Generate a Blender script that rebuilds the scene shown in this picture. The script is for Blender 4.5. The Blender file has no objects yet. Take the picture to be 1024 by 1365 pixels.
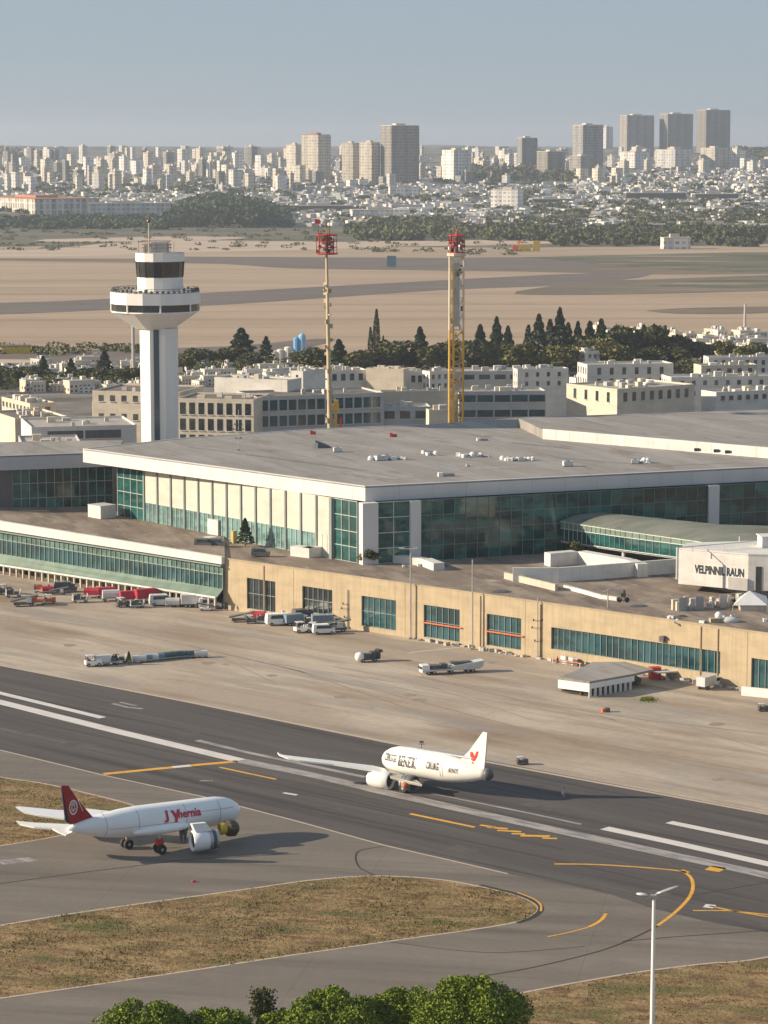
import bpy, math, random
import numpy as np
from mathutils import Vector, Matrix
random.seed(7); rng = np.random.default_rng(7)
SC = bpy.context.scene; COL = SC.collection
R = math.radians

# ------------------------------------------------------------------ camera, sky, sun, exposure
CAM_H, FPX, PW, PH = 120.0, 3600.0, 1024.0, 1365.0
PITCH = math.atan((PH/2-195)/FPX)
cam_d = bpy.data.cameras.new('camera'); cam = bpy.data.objects.new('camera', cam_d); COL.objects.link(cam)
cam.location = (0, 0, CAM_H); cam.rotation_euler = (R(90)-PITCH, 0, 0)
cam_d.sensor_fit = 'HORIZONTAL'; cam_d.sensor_width = 36; cam_d.lens = 36*FPX/PW
cam_d.clip_start = 1; cam_d.clip_end = 60000
SC.camera = cam
SUN_EL, SUN_AZ = 21.0, 182.0       # azimuth of the sun, degrees ccw from +X: low on the left
w = bpy.data.worlds.new('World'); SC.world = w; w.use_nodes = True
nt = w.node_tree; nt.nodes.clear()
sky = nt.nodes.new('ShaderNodeTexSky'); sky.sky_type = 'NISHITA'; sky.sun_disc = False
sky.sun_elevation = R(SUN_EL); sky.sun_rotation = R(90-SUN_AZ)
sky.altitude = 0; sky.air_density = 1.0; sky.dust_density = 0.3; sky.ozone_density = 2.0
bg = nt.nodes.new('ShaderNodeBackground'); bg.inputs[1].default_value = 0.092
wo = nt.nodes.new('ShaderNodeOutputWorld')
tint = nt.nodes.new('ShaderNodeMix'); tint.data_type = 'RGBA'; tint.inputs[0].default_value = .85; tint.inputs[7].default_value = (2.05, 2.62, 3.30, 1)
nt.links.new(sky.outputs[0], tint.inputs[6]); nt.links.new(tint.outputs[2], bg.inputs[0]); nt.links.new(bg.outputs[0], wo.inputs[0])
sd = bpy.data.lights.new('sun', 'SUN'); so = bpy.data.objects.new('sun', sd); COL.objects.link(so)
sd.energy = 5.0; sd.angle = R(0.5); sd.color = (1.0, 0.84, 0.63)
sv = Vector((math.cos(R(SUN_EL))*math.cos(R(SUN_AZ)), math.cos(R(SUN_EL))*math.sin(R(SUN_AZ)), math.sin(R(SUN_EL))))
so.rotation_euler = sv.to_track_quat('Z', 'Y').to_euler(); so.location = (-200, 400, 300)
SC.view_settings.view_transform = 'Standard'; SC.view_settings.look = 'None'
SC.view_settings.gamma = 1; SC.view_settings.use_curve_mapping = False
SC.view_settings.exposure = 0.70
SC.cycles.max_bounces = 5; SC.cycles.volume_bounces = 0; SC.cycles.diffuse_bounces = 3

# ------------------------------------------------------------------ geometry of the view: photo pixel -> point of the place
cp, sp = math.cos(PITCH), math.sin(PITCH)
def ray(px, py):
    u, v = (px-PW/2)/FPX, -(py-PH/2)/FPX
    return Vector((u, cp+v*sp, -sp+v*cp))
def P(px, py, z=0.0):
    d = ray(px, py); t = (z-CAM_H)/d.z
    return Vector((d.x*t, d.y*t, z))
def PD(px, py, D):                       # point at distance D along Y
    d = ray(px, py); t = D/d.y
    return Vector((d.x*t, D, CAM_H+d.z*t))
class Wall:                              # an upright plane through two ground points
    def __init__(s, A, B):
        s.A = Vector((A[0], A[1], 0)); s.B = Vector((B[0], B[1], 0)); s.d = (s.B-s.A).normalized()
        s.n = Vector((s.d.y, -s.d.x, 0))
        if s.n.y > 0: s.n = -s.n
    def sz(s, px, py, off=0):
        d = ray(px, py); A = s.A+s.n*off; o = Vector((0, 0, CAM_H))
        t = (A-o).dot(s.n)/d.dot(s.n); p = o+d*t
        return (p-s.A).dot(s.d), p.z
    def at(s, a, z, off=0):
        p = s.A+s.d*a+s.n*off; return Vector((p.x, p.y, z))
    def px(s, px, py, off=0):
        a, z = s.sz(px, py, off); return s.at(a, z, off)

# ------------------------------------------------------------------ mesh builder and object helpers
ROOT = {}
class MB:
    def __init__(s): s.v = []; s.f = []; s.m = []
    def add(s, vs, fs, m=0):
        b = len(s.v); s.v += [tuple(v) for v in vs]; s.f += [tuple(i+b for i in f) for f in fs]; s.m += [m]*len(fs); return s
    def box(s, c, d, yaw=0, m=0):         # c = centre of base
        x, y, z = d[0]/2, d[1]/2, d[2]; ca, sa = math.cos(yaw), math.sin(yaw); vs = []
        for zz in (0, z):
            for a, b in ((-x, -y), (x, -y), (x, y), (-x, y)): vs.append((c[0]+a*ca-b*sa, c[1]+a*sa+b*ca, c[2]+zz))
        return s.add(vs, [(3, 2, 1, 0), (4, 5, 6, 7), (0, 1, 5, 4), (1, 2, 6, 5), (2, 3, 7, 6), (3, 0, 4, 7)], m)
    def prism(s, poly, z0, z1, m=0, top=None):
        n = len(poly)
        a = sum(poly[i][0]*poly[(i+1) % n][1]-poly[(i+1) % n][0]*poly[i][1] for i in range(n))
        if a < 0: poly = poly[::-1]
        vs = [(p[0], p[1], z0) for p in poly]+[(p[0], p[1], z1) for p in poly]
        s.add(vs, [tuple(range(n-1, -1, -1))]+[(i, (i+1) % n, n+(i+1) % n, n+i) for i in range(n)], m)
        return s.add([(p[0], p[1], z1) for p in poly], [tuple(range(n))], m if top is None else top)
    def hexa(s, q, off, m=0):             # quad q pushed by vector off
        q = [Vector(p) for p in q]; o = Vector(off); vs = q+[p+o for p in q]
        nrm = (q[1]-q[0]).cross(q[2]-q[0])
        fs = [(3, 2, 1, 0), (4, 5, 6, 7), (0, 1, 5, 4), (1, 2, 6, 5), (2, 3, 7, 6), (3, 0, 4, 7)]
        if nrm.dot(o) < 0: fs = [f[::-1] for f in fs]
        return s.add(vs, fs, m)
    def tube(s, p, q, r, r2=None, n=8, m=0, cap=True):
        p, q = Vector(p), Vector(q); r2 = r if r2 is None else r2
        ax = (q-p).normalized(); u = ax.orthogonal().normalized(); v = ax.cross(u); vs = []
        for c, rr in ((p, r), (q, r2)):
            for i in range(n):
                a = 2*math.pi*i/n; vs.append(c+(u*math.cos(a)+v*math.sin(a))*rr)
        fs = [(i, (i+1) % n, n+(i+1) % n, n+i) for i in range(n)]
        if cap: fs += [tuple(range(n-1, -1, -1)), tuple(range(n, 2*n))]
        return s.add(vs, fs, m)
    def loft(s, rings, m=0, cap=True):
        n = len(rings[0]); vs = [p for r in rings for p in r]; fs = []
        for k in range(len(rings)-1):
            for i in range(n): fs.append((k*n+i, k*n+(i+1) % n, (k+1)*n+(i+1) % n, (k+1)*n+i))
        if cap: fs += [tuple(range(n-1, -1, -1)), tuple(range((len(rings)-1)*n, len(rings)*n))]
        return s.add(vs, fs, m)
    def lathe(s, c, prof, n=24, m=0):     # prof: (radius, z)
        return s.loft([[(c[0]+r*math.cos(2*math.pi*i/n), c[1]+r*math.sin(2*math.pi*i/n), c[2]+z) for i in range(n)] for r, z in prof], m)
    def ball(s, c, r, n=10, k=6, m=0, sq=(1, 1, 1)):
        rings = []
        for j in range(k+1):
            a = -math.pi/2+math.pi*j/k; rr = max(math.cos(a), .02)
            rings.append([(c[0]+r*sq[0]*rr*math.cos(2*math.pi*i/n), c[1]+r*sq[1]*rr*math.sin(2*math.pi*i/n), c[2]+r*sq[2]*math.sin(a)) for i in range(n)])
        return s.loft(rings, m)
def tag(o, label=None, cat=None, group=None, kind=None):
    if label: o['label'] = label
    if cat: o['category'] = cat
    if group: o['group'] = group
    if kind: o['kind'] = kind
    return o
def build(name, mb, mats, parent=None, smooth=False, local=False):
    if not isinstance(mats, (list, tuple)): mats = [mats]
    me = bpy.data.meshes.new(name)
    if isinstance(mb, MB): V, F, M = mb.v, mb.f, mb.m
    else: V, F = mb; M = None
    V = np.array(V, dtype=float).reshape(-1, 3)
    if local: off = np.zeros(3)
    elif parent is not None: off = np.array(ROOT.get(parent.name, (0, 0, 0)))
    else: off = np.array([(V[:, 0].min()+V[:, 0].max())/2, (V[:, 1].min()+V[:, 1].max())/2, V[:, 2].min()])
    V = V-off
    if isinstance(F, np.ndarray):
        k = F.shape[1]; me.vertices.add(len(V)); me.vertices.foreach_set('co', V.ravel().astype(np.float32))
        me.loops.add(F.size); me.loops.foreach_set('vertex_index', F.ravel().astype(np.int32))
        me.polygons.add(len(F)); me.polygons.foreach_set('loop_start', (np.arange(len(F))*k).astype(np.int32))
        me.polygons.foreach_set('loop_total', np.full(len(F), k, dtype=np.int32)); me.update(calc_edges=True)
    else:
        me.from_pydata(V.tolist(), [], F)
        if M: me.polygons.foreach_set('material_index', M)
    for m in mats: me.materials.append(m)
    if smooth: me.polygons.foreach_set('use_smooth', [True]*len(me.polygons))
    me.update()
    o = bpy.data.objects.new(name, me); COL.objects.link(o)
    if parent is not None: o.parent = parent
    elif not local: o.location = off
    ROOT[o.name] = tuple(off)
    return o
def thing(name, loc, label=None, cat=None, group=None, rz=0):
    o = bpy.data.objects.new(name, None); COL.objects.link(o); o.location = loc; o.rotation_euler = (0, 0, rz)
    o.empty_display_size = .5
    ROOT[o.name] = tuple(loc); return tag(o, label, cat, group)
def proto(name): # parts are built round the origin
    o = thing(name, (0, 0, 0)); return o
CH = {}
def kids(o):
    if o.name not in CH: CH[o.name] = list(o.children)
    return CH[o.name]
def dup(o, loc=None, rz=None, sc=None, label=None, cat=None, group=None, parent=None):
    c = o.copy(); COL.objects.link(c)
    if parent is not None: c.parent = parent
    for ch in kids(o): dup(ch, parent=c)
    if loc is not None: c.location = loc
    if rz is not None: c.rotation_euler = (0, 0, rz)
    if sc is not None: c.scale = sc if isinstance(sc, (tuple, list)) else (sc, sc, sc)
    return tag(c, label, cat, group)
USED = set()
def place(o, loc, rz=0, sc=1, label=None, cat=None, group=None):   # first use moves the prototype itself
    if o.name not in USED:
        USED.add(o.name); kids(o); o.location = loc; o.rotation_euler = (0, 0, rz)
        o.scale = sc if isinstance(sc, (tuple, list)) else (sc, sc, sc); return tag(o, label, cat, group)
    return dup(o, loc, rz, sc, label, cat, group)

# ------------------------------------------------------------------ materials
def mk(name):
    m = bpy.data.materials.new(name); m.use_nodes = True; nt = m.node_tree; b = nt.nodes['Principled BSDF']; return m, nt, b
def N(nt, t, **k):
    n = nt.nodes.new(t)
    for a, v in k.items():
        if a.startswith('i_'): n.inputs[a[2:].replace('_', ' ')].default_value = v
        else: setattr(n, a, v)
    return n
def mixc(nt, f, a, b):
    m = nt.nodes.new('ShaderNodeMix'); m.data_type = 'RGBA'
    for s, v in ((0, f), (6, a), (7, b)):
        if isinstance(v, bpy.types.NodeSocket): nt.links.new(v, m.inputs[s])
        elif s: m.inputs[s].default_value = (*v, 1) if len(v) == 3 else v
        else: m.inputs[0].default_value = v
    return m.outputs[2]
def ramp(nt, src, lo, hi):
    r = nt.nodes.new('ShaderNodeMapRange'); r.inputs[1].default_value = lo; r.inputs[2].default_value = hi
    nt.links.new(src, r.inputs[0]); return r.outputs[0]
def coords(nt, rot=0, scale=(1, 1, 1), world=True):
    if world: g = nt.nodes.new('ShaderNodeNewGeometry').outputs['Position']
    else: g = nt.nodes.new('ShaderNodeTexCoord').outputs['Object']
    mp = nt.nodes.new('ShaderNodeMapping'); mp.vector_type = 'POINT'
    r0 = nt.nodes.new('ShaderNodeVectorRotate'); r0.rotation_type = 'Z_AXIS'; r0.inputs['Angle'].default_value = -rot
    nt.links.new(g, r0.inputs['Vector']); nt.links.new(r0.outputs[0], mp.inputs[0]); mp.inputs['Scale'].default_value = scale
    return mp.outputs[0]
def noise(nt, vec, sc, det=4, rough=.55):
    n = nt.nodes.new('ShaderNodeTexNoise'); n.inputs['Scale'].default_value = sc; n.inputs['Detail'].default_value = det
    n.inputs['Roughness'].default_value = rough; nt.links.new(vec, n.inputs['Vector']); return n.outputs[0]
def flat(name, c, rough=.6, var=.12, sc=.6, metal=0, isl=0, world=True, bump=0):
    m, nt, b = mk(name); b.inputs['Roughness'].default_value = rough; b.inputs['Metallic'].default_value = metal
    v = coords(nt, 0, (1, 1, .35), world); f = ramp(nt, noise(nt, v, sc), .3, .7)
    col = mixc(nt, f, tuple(x*(1-var) for x in c), tuple(min(1, x*(1+var)) for x in c))
    if isl:
        g = nt.nodes.new('ShaderNodeNewGeometry').outputs['Random Per Island']
        col = mixc(nt, g, tuple(x*(1-isl) for x in c), col)
    nt.links.new(col, b.inputs['Base Color'])
    if bump:
        bp = nt.nodes.new('ShaderNodeBump'); bp.inputs['Strength'].default_value = bump; bp.inputs['Distance'].default_value = .05
        nt.links.new(noise(nt, v, sc*8), bp.inputs['Height']); nt.links.new(bp.outputs[0], b.inputs['Normal'])
    return m
def streaked(name, c, c2, rough=.9):
    m, nt, b = mk(name); b.inputs['Roughness'].default_value = rough
    f1 = ramp(nt, noise(nt, coords(nt, 0, (1.3, 1.3, .10)), 1.0, 5, .7), .44, .70); f2 = ramp(nt, noise(nt, coords(nt, 0, (.06, .06, .16)), 2.0, 5, .65), .42, .66)
    col = mixc(nt, f2, c, tuple(x*.82 for x in c)); col = mixc(nt, M2(nt, f1, .42), col, c2); nt.links.new(col, b.inputs['Base Color']); return m
def M2(nt, s, k):
    q = nt.nodes.new('ShaderNodeMath'); q.operation = 'MULTIPLY'; q.inputs[1].default_value = k; nt.links.new(s, q.inputs[0]); return q.outputs[0]
def sheet(name, cols, rot=0, layers=(), fine=2.0, rough=.9, finev=.12, joints=None, spec=.25, bump=0):
    """ground: cols[0] base, then each layer = (colour index, scale vec, noise scale, lo, hi)"""
    m, nt, b = mk(name); b.inputs['Roughness'].default_value = rough; b.inputs['Specular IOR Level'].default_value = spec
    col = None
    for ci, sv_, s, lo, hi in layers:
        f = ramp(nt, noise(nt, coords(nt, rot, sv_), s, 6, .6), lo, hi)
        col = mixc(nt, f, col if col is not None else cols[0], cols[ci])
    if col is None: col = mixc(nt, 0.0, cols[0], cols[0])
    f = noise(nt, coords(nt, rot), fine, 3, .7)
    mm = nt.nodes.new('ShaderNodeMix'); mm.data_type = 'RGBA'; mm.blend_type = 'MULTIPLY'; mm.inputs[0].default_value = 1
    g = nt.nodes.new('ShaderNodeMapRange'); g.inputs[1].default_value = .3; g.inputs[2].default_value = .7
    g.inputs[3].default_value = 1-finev; g.inputs[4].default_value = 1+finev
    nt.links.new(f, g.inputs[0]); nt.links.new(col, mm.inputs[6]); nt.links.new(g.outputs[0], mm.inputs[7]); col = mm.outputs[2]
    if joints:
        br = nt.nodes.new('ShaderNodeTexBrick'); br.offset = 0; br.inputs['Scale'].default_value = 1
        br.inputs['Brick Width'].default_value = joints[0]; br.inputs['Row Height'].default_value = joints[1]
        br.inputs['Mortar Size'].default_value = joints[2]; br.inputs['Mortar Smooth'].default_value = .3
        nt.links.new(coords(nt, joints[3] if len(joints) > 3 else rot), br.inputs['Vector'])
        k = nt.nodes.new('ShaderNodeMath'); k.operation = 'MULTIPLY'; k.inputs[1].default_value = joints[4] if len(joints) > 4 else .4
        nt.links.new(br.outputs['Fac'], k.inputs[0])
        col = mixc(nt, k.outputs[0], col, tuple(x*.35 for x in cols[0]))
    nt.links.new(col, b.inputs['Base Color'])
    if bump:
        bp = nt.nodes.new('ShaderNodeBump'); bp.inputs['Strength'].default_value = bump; bp.inputs['Distance'].default_value = .3
        nt.links.new(f, bp.inputs['Height']); nt.links.new(bp.outputs[0], b.inputs['Normal'])
    return m
def glass(name, c, c2, rough=.12, spec=.8):
    m, nt, b = mk(name); b.inputs['Roughness'].default_value = rough; b.inputs['Specular IOR Level'].default_value = spec
    g = nt.nodes.new('ShaderNodeNewGeometry').outputs['Random Per Island']
    v = coords(nt, 0, (1, 1, 2.2)); f = ramp(nt, noise(nt, v, .09, 5, .75), .42, .56)
    a = mixc(nt, M2(nt, g, .7), c, c2); col = mixc(nt, f, tuple(x*.55 for x in c), a)
    nt.links.new(col, b.inputs['Base Color'])
    bp = nt.nodes.new('ShaderNodeBump'); bp.inputs['Strength'].default_value = .06; bp.inputs['Distance'].default_value = .2
    nt.links.new(noise(nt, coords(nt), .5, 2), bp.inputs['Height']); nt.links.new(bp.outputs[0], b.inputs['Normal'])
    return m
def leafm(name, a, b_, c=None, rough=.7):
    m, nt, b = mk(name); b.inputs['Roughness'].default_value = rough; b.inputs['Specular IOR Level'].default_value = .2
    g = nt.nodes.new('ShaderNodeNewGeometry').outputs['Random Per Island']
    f = ramp(nt, noise(nt, coords(nt, 0, (1, 1, 1)), .25, 3), .35, .65)
    col = mixc(nt, g, a, b_)
    if c: col = mixc(nt, f, col, mixc(nt, g, tuple(x*.6 for x in c), c))
    nt.links.new(col, b.inputs['Base Color']); return m
def facade(name, wall, win, fw=3.2, fh=3.3, wfrac=.55, hfrac=.5, slab=None):
    """far block: rows of windows by object position (x+y along the face, z for the storey)"""
    m, nt, b = mk(name); b.inputs['Roughness'].default_value = .75
    tc = nt.nodes.new('ShaderNodeTexCoord'); sep = nt.nodes.new('ShaderNodeSeparateXYZ'); nt.links.new(tc.outputs['Object'], sep.inputs[0])
    nm = nt.nodes.new('ShaderNodeSeparateXYZ'); nt.links.new(tc.outputs['Normal'], nm.inputs[0])
    def M(op, x, y=None):
        k = nt.nodes.new('ShaderNodeMath'); k.operation = op
        for i, v in enumerate((x, y)):
            if v is None: continue
            if isinstance(v, bpy.types.NodeSocket): nt.links.new(v, k.inputs[i])
            else: k.inputs[i].default_value = v
        return k.outputs[0]
    u = M('ADD', M('MULTIPLY', sep.outputs[0], M('ABSOLUTE', nm.outputs[1])), M('MULTIPLY', sep.outputs[1], M('ABSOLUTE', nm.outputs[0])))
    fu = M('FRACT', M('DIVIDE', M('ADD', u, 500), fw)); fz = M('FRACT', M('DIVIDE', sep.outputs[2], fh))
    a = M('LESS_THAN', M('ABSOLUTE', M('SUBTRACT', fu, .5)), wfrac/2); c = M('LESS_THAN', M('ABSOLUTE', M('SUBTRACT', fz, .5)), hfrac/2)
    f = M('MULTIPLY', M('MULTIPLY', a, c), M('LESS_THAN', M('ABSOLUTE', nm.outputs[2]), .5))
    oi = nt.nodes.new('ShaderNodeObjectInfo').outputs['Random']
    wn = nt.nodes.new('ShaderNodeTexWhiteNoise'); wn.noise_dimensions = '2D'; cv = nt.nodes.new('ShaderNodeCombineXYZ')
    nt.links.new(M('FLOOR', M('DIVIDE', M('ADD', u, 500), fw)), cv.inputs[0]); nt.links.new(M('FLOOR', M('DIVIDE', sep.outputs[2], fh)), cv.inputs[1]); nt.links.new(cv.outputs[0], wn.inputs['Vector'])
    f = M('MULTIPLY', f, M('ADD', M('MULTIPLY', wn.outputs['Value'], .7), .3))
    col0 = M('GREATER_THAN', M('SINE', M('MULTIPLY', u, .23)), .35)
    wl = mixc(nt, oi, tuple(x*.75 for x in wall), tuple(min(1, x*1.12) for x in wall))
    wl = mixc(nt, M('MULTIPLY', col0, .35), wl, win)
    col = mixc(nt, f, wl, win)
    nt.links.new(col, b.inputs['Base Color']); return m

# ------------------------------------------------------------------ terrain and ground sheets
RW = P(1024, 1085)-P(0, 886); RWA = math.atan2(RW.y, RW.x)          # runway direction
def hfun(x, y):
    t = max(0.0, (y-4300)/4700.0)
    if t <= 0: return 0.0
    t = min(t, 1.0)
    h = 113*t + 9*t*math.sin(x/410+1.3)*math.sin(y/900) + 5*t*math.sin(x/170)*math.sin(y/350+2)
    if y > 9000: h += 5*math.sin(x/380.0+.8)+3*math.sin(x/150.0)
    return h
def G(px, py):
    if P(px, py).y < 4300: return P(px, py)
    d = ray(px, py); t = 4200/d.y; st = 12
    while t*d.y < 13000:
        if CAM_H+d.z*t < hfun(d.x*t, d.y*t): break
        t += st
    return Vector((d.x*t, d.y*t, hfun(d.x*t, d.y*t)))
ys = [-400, 0, 300, 600, 1000, 1500, 2200, 3000, 3800]+[4300+i*75 for i in range(100)]+[12000, 13500, 16000, 22000]
xs = [-9000, -6000]+[-4000+i*100 for i in range(81)]+[6000, 9000]
V = [(x, y, hfun(x, y)) for y in ys for x in xs]; nx = len(xs)
F = [(j*nx+i, j*nx+i+1, (j+1)*nx+i+1, (j+1)*nx+i) for j in range(len(ys)-1) for i in range(nx-1)]
jn = ys.index(4300)
TAN = (.40, .285, .20)
m_soil = sheet('soil', [(.35, .258, .178), (.42, .315, .222), (.24, .18, .125), (.17, .145, .10)], 0.02,
               [(1, (.0012, .007, 0), 1.5, .40, .66), (2, (.0007, .014, 0), 1.6, .52, .72)], fine=.05, finev=.05)
tag(build('ground', (np.array(V[:(jn+1)*nx]), np.array(F[:jn*(nx-1)])), m_soil, smooth=True), kind='structure')
m_far = sheet('city_ground', [(.13, .125, .11), (.24, .22, .20), (.07, .08, .06)], 0, [(1, (.004, .003, 0), 2, .45, .6), (2, (.003, .002, 0), 2, .5, .62)], fine=.02, finev=.2)
tag(build('hills', (np.array(V[jn*nx:]), np.array(F[jn*(nx-1):])-jn*nx), m_far, smooth=True), kind='structure')

def poly_sheet(name, pts, z, m, kind='structure', label=None):
    q = [P(a, b, 0) for a, b in pts]; mb = MB(); n = len(q)
    mb.add([(p.x, p.y, z) for p in q], [tuple(range(n))])
    o = build(name, mb, m)
    if o.data.polygons[0].normal.z < 0: o.data.flip_normals()
    tag(o, label, kind=kind); return o
def smoothline(pts, k=6):                # Catmull-Rom through pixel points
    out = []
    for i in range(len(pts)-1):
        p0, p1, p2, p3 = pts[max(i-1, 0)], pts[i], pts[i+1], pts[min(i+2, len(pts)-1)]
        for j in range(k):
            t = j/k; out.append(tuple(.5*((2*p1[c])+(-p0[c]+p2[c])*t+(2*p0[c]-5*p1[c]+4*p2[c]-p3[c])*t*t+(-p0[c]+3*p1[c]-3*p2[c]+p3[c])*t**3) for c in (0, 1)))
    return out+[pts[-1]]
def ribbon(name, pts, wd, z, m, smooth=False, wd2=None):
    if smooth: pts = smoothline(pts)
    q = [P(a, b, 0) for a, b in pts]; vs = []; n = len(q)
    for i, p in enumerate(q):
        d = (q[min(i+1, n-1)]-q[max(i-1, 0)]).normalized(); nn = Vector((-d.y, d.x, 0))
        ww = wd if wd2 is None else wd+(wd2-wd)*i/(n-1)
        vs += [p+nn*ww/2+Vector((0, 0, z)), p-nn*ww/2+Vector((0, 0, z))]
    mb = MB(); mb.add(vs, [(2*i, 2*i+1, 2*i+3, 2*i+2) for i in range(n-1)])
    o = build(name, mb, m); return tag(o, kind='structure')

m_apron = sheet('apron_concrete', [(.35, .285, .222), (.45, .38, .30), (.235, .165, .11), (.27, .245, .22)], RWA,
                [(1, (.006, .02, 0), 3, .45, .6), (2, (.006, .026, 0), 2.2, .50, .68), (3, (.008, .05, 0), 2.0, .52, .70), (2, (.012, .10, 0), 1.3, .55, .78)],
                fine=.6, finev=.07, joints=(15, 15, .12, RWA, .22))
m_run = sheet('runway_asphalt', [(.083, .074, .070), (.105, .093, .086), (.055, .049, .047), (.14, .12, .11)], RWA,
              [(1, (.004, .05, 0), 3, .45, .65), (2, (.003, .12, 0), 2.5, .50, .64), (3, (.004, .16, 0), 2.0, .60, .76)], fine=.8, finev=.08, rough=.82, joints=(60, 14, .12, RWA, .25))
TXA = RWA+.55
m_taxi = sheet('taxiway_asphalt', [(.165, .142, .120), (.20, .172, .147), (.12, .102, .087), (.15, .128, .110)], TXA,
               [(1, (.006, .04, 0), 3, .45, .65), (2, (.004, .07, 0), 2.5, .50, .68), (3, (.03, .03, 0), 2, .5, .7), (1, (.003, .14, 0), 2.2, .6, .74)], fine=.9, finev=.07, rough=.85, joints=(40, 18, .12, TXA, .22))
m_grass = sheet('dry_grass', [(.195, .13, .058), (.30, .205, .10), (.105, .105, .034), (.14, .082, .042)], TXA,
                [(1, (.06, .12, 0), 2, .42, .6), (2, (.03, .09, 0), 2, .52, .66), (3, (.10, .22, 0), 2.5, .50, .62), (2, (.02, .05, 0), 2, .55, .66)], fine=1.2, finev=.2, rough=1, bump=1.0)

poly_sheet('meadow', [(-700, 1230), (1700, 1230), (1700, 1900), (-700, 1900)], .004, m_grass)
# taxiway (whole lighter pavement below the runway)
taxi_edge = [(1250, 1226), (1024, 1276), (940, 1285), (860, 1295), (780, 1308), (700, 1323), (600, 1343), (480, 1366), (300, 1402), (-400, 1560)]
poly_sheet('taxiway', [(-400, 900), (1250, 1150)]+taxi_edge, .012, m_taxi)
run_lo = [(-400, 905), (0, 1000), (140, 1034), (270, 1062), (400, 1096), (512, 1127), (600, 1147), (677, 1165), (760, 1181), (812, 1192), (870, 1211), (940, 1228), (1024, 1243), (1300, 1300)]
poly_sheet('runway', [(-400, 808), (0, 886)]+[(256, 936), (512, 988), (1024, 1084), (1300, 1136)]+run_lo[::-1], .020, m_run)
poly_sheet('apron', [(-400, 809), (0, 887.5), (256, 937.5), (512, 989.5), (655, 1017), (1024, 1085.5), (1300, 1137.5), (1300, 900), (1024, 740), (400, 640), (-300, 640)], .008, m_apron)
poly_sheet('town_ground', [(-300, 486), (200, 484), (500, 492), (1400, 482), (1400, 700), (-300, 640)], .004, sheet('town_asphalt', [(.16, .14, .12), (.22, .2, .18), (.1, .09, .07)], 0, [(1, (.02, .02, 0), 2, .45, .6), (2, (.01, .02, 0), 2, .5, .6)]))
islA = [(-60, 1022), (0, 1036), (60, 1045), (130, 1061), (175, 1073), (192, 1084), (180, 1094), (120, 1106), (60, 1118), (0, 1128), (-60, 1138)]
islB = [(-80, 1251), (0, 1234), (130, 1213), (260, 1195), (340, 1184), (420, 1173), (500, 1168), (580, 1172), (640, 1182), (690, 1194), (713, 1205), (718, 1213), (708, 1222), (690, 1229), (640, 1238), (512, 1256), (380, 1275), (256, 1294), (120, 1314), (0, 1331), (-80, 1342)]
for nm, pts in (('grass_island', islA), ('grass_island', islB)):
    poly_sheet(nm, smoothline(pts, 4), .020, m_grass)
# grass tufts as real blades on the islands and the meadow
def inpoly(x, y, poly):
    c = False; j = len(poly)-1
    for i in range(len(poly)):
        if (poly[i][1] > y) != (poly[j][1] > y) and x < (poly[j][0]-poly[i][0])*(y-poly[i][1])/(poly[j][1]-poly[i][1]+1e-9)+poly[i][0]: c = not c
        j = i
    return c
def leafquads(c, s, flat_=0.0, up=False):
    """one small quad at every centre c, random facing; s = size per quad"""
    n = len(c); a = rng.normal(size=(n, 3)); a /= np.linalg.norm(a, axis=1)[:, None]
    b = rng.normal(size=(n, 3))
    if up: a[:, 2] = 0; a /= np.linalg.norm(a, axis=1)[:, None]; b = np.tile([0, 0, 1.0], (n, 1))+rng.normal(size=(n, 3))*.35
    b -= (a*b).sum(1)[:, None]*a; b /= np.linalg.norm(b, axis=1)[:, None]
    s = np.asarray(s).reshape(-1, 1)*np.ones((n, 1)); a = a*s*.5; b = b*s*.5*(1 if up else .7)
    if up: c = c+b
    V = np.stack([c-a-b, c+a-b, c+a*(.3 if up else 1)+b, c-a*(.3 if up else 1)+b], 1).reshape(-1, 3)
    return V, np.arange(4*n).reshape(-1, 4)
m_tuft = leafm('grass_blades', (.15, .115, .035), (.27, .20, .08), (.12, .12, .03), rough=1)
tp = []
ilist = [[(P(a, b).x, P(a, b).y) for a, b in smoothline(p, 3)] for p in (islA, islB, [(1250, 1230)]+taxi_edge[1:-2]+[(300, 1500), (1250, 1500)])]
for k, il in enumerate(ilist):
    x0, x1 = min(p[0] for p in il), max(p[0] for p in il); y0, y1 = min(p[1] for p in il), max(p[1] for p in il)
    n = (9000, 30000, 16000)[k]; got = 0
    while got < n:
        X = random.uniform(x0, x1); Y = random.uniform(y0, y1)
        got += 1
        cl = math.sin(X*.31+math.sin(Y*.23)*2)*math.sin(Y*.17+X*.05)+random.gauss(0, .5)
        if cl > -.25 and inpoly(X, Y, il): tp.append((X, Y, .02, .13+.10*max(0, cl)*random.random()))
tp = np.array(tp); tv, tf = leafquads(tp[:, :3], tp[:, 3]*1.2, up=True)
tag(build('grass', (tv, tf), m_tuft), 'dry grass tufts standing on the grass islands beside the taxiway', 'grass', kind='stuff')

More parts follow.
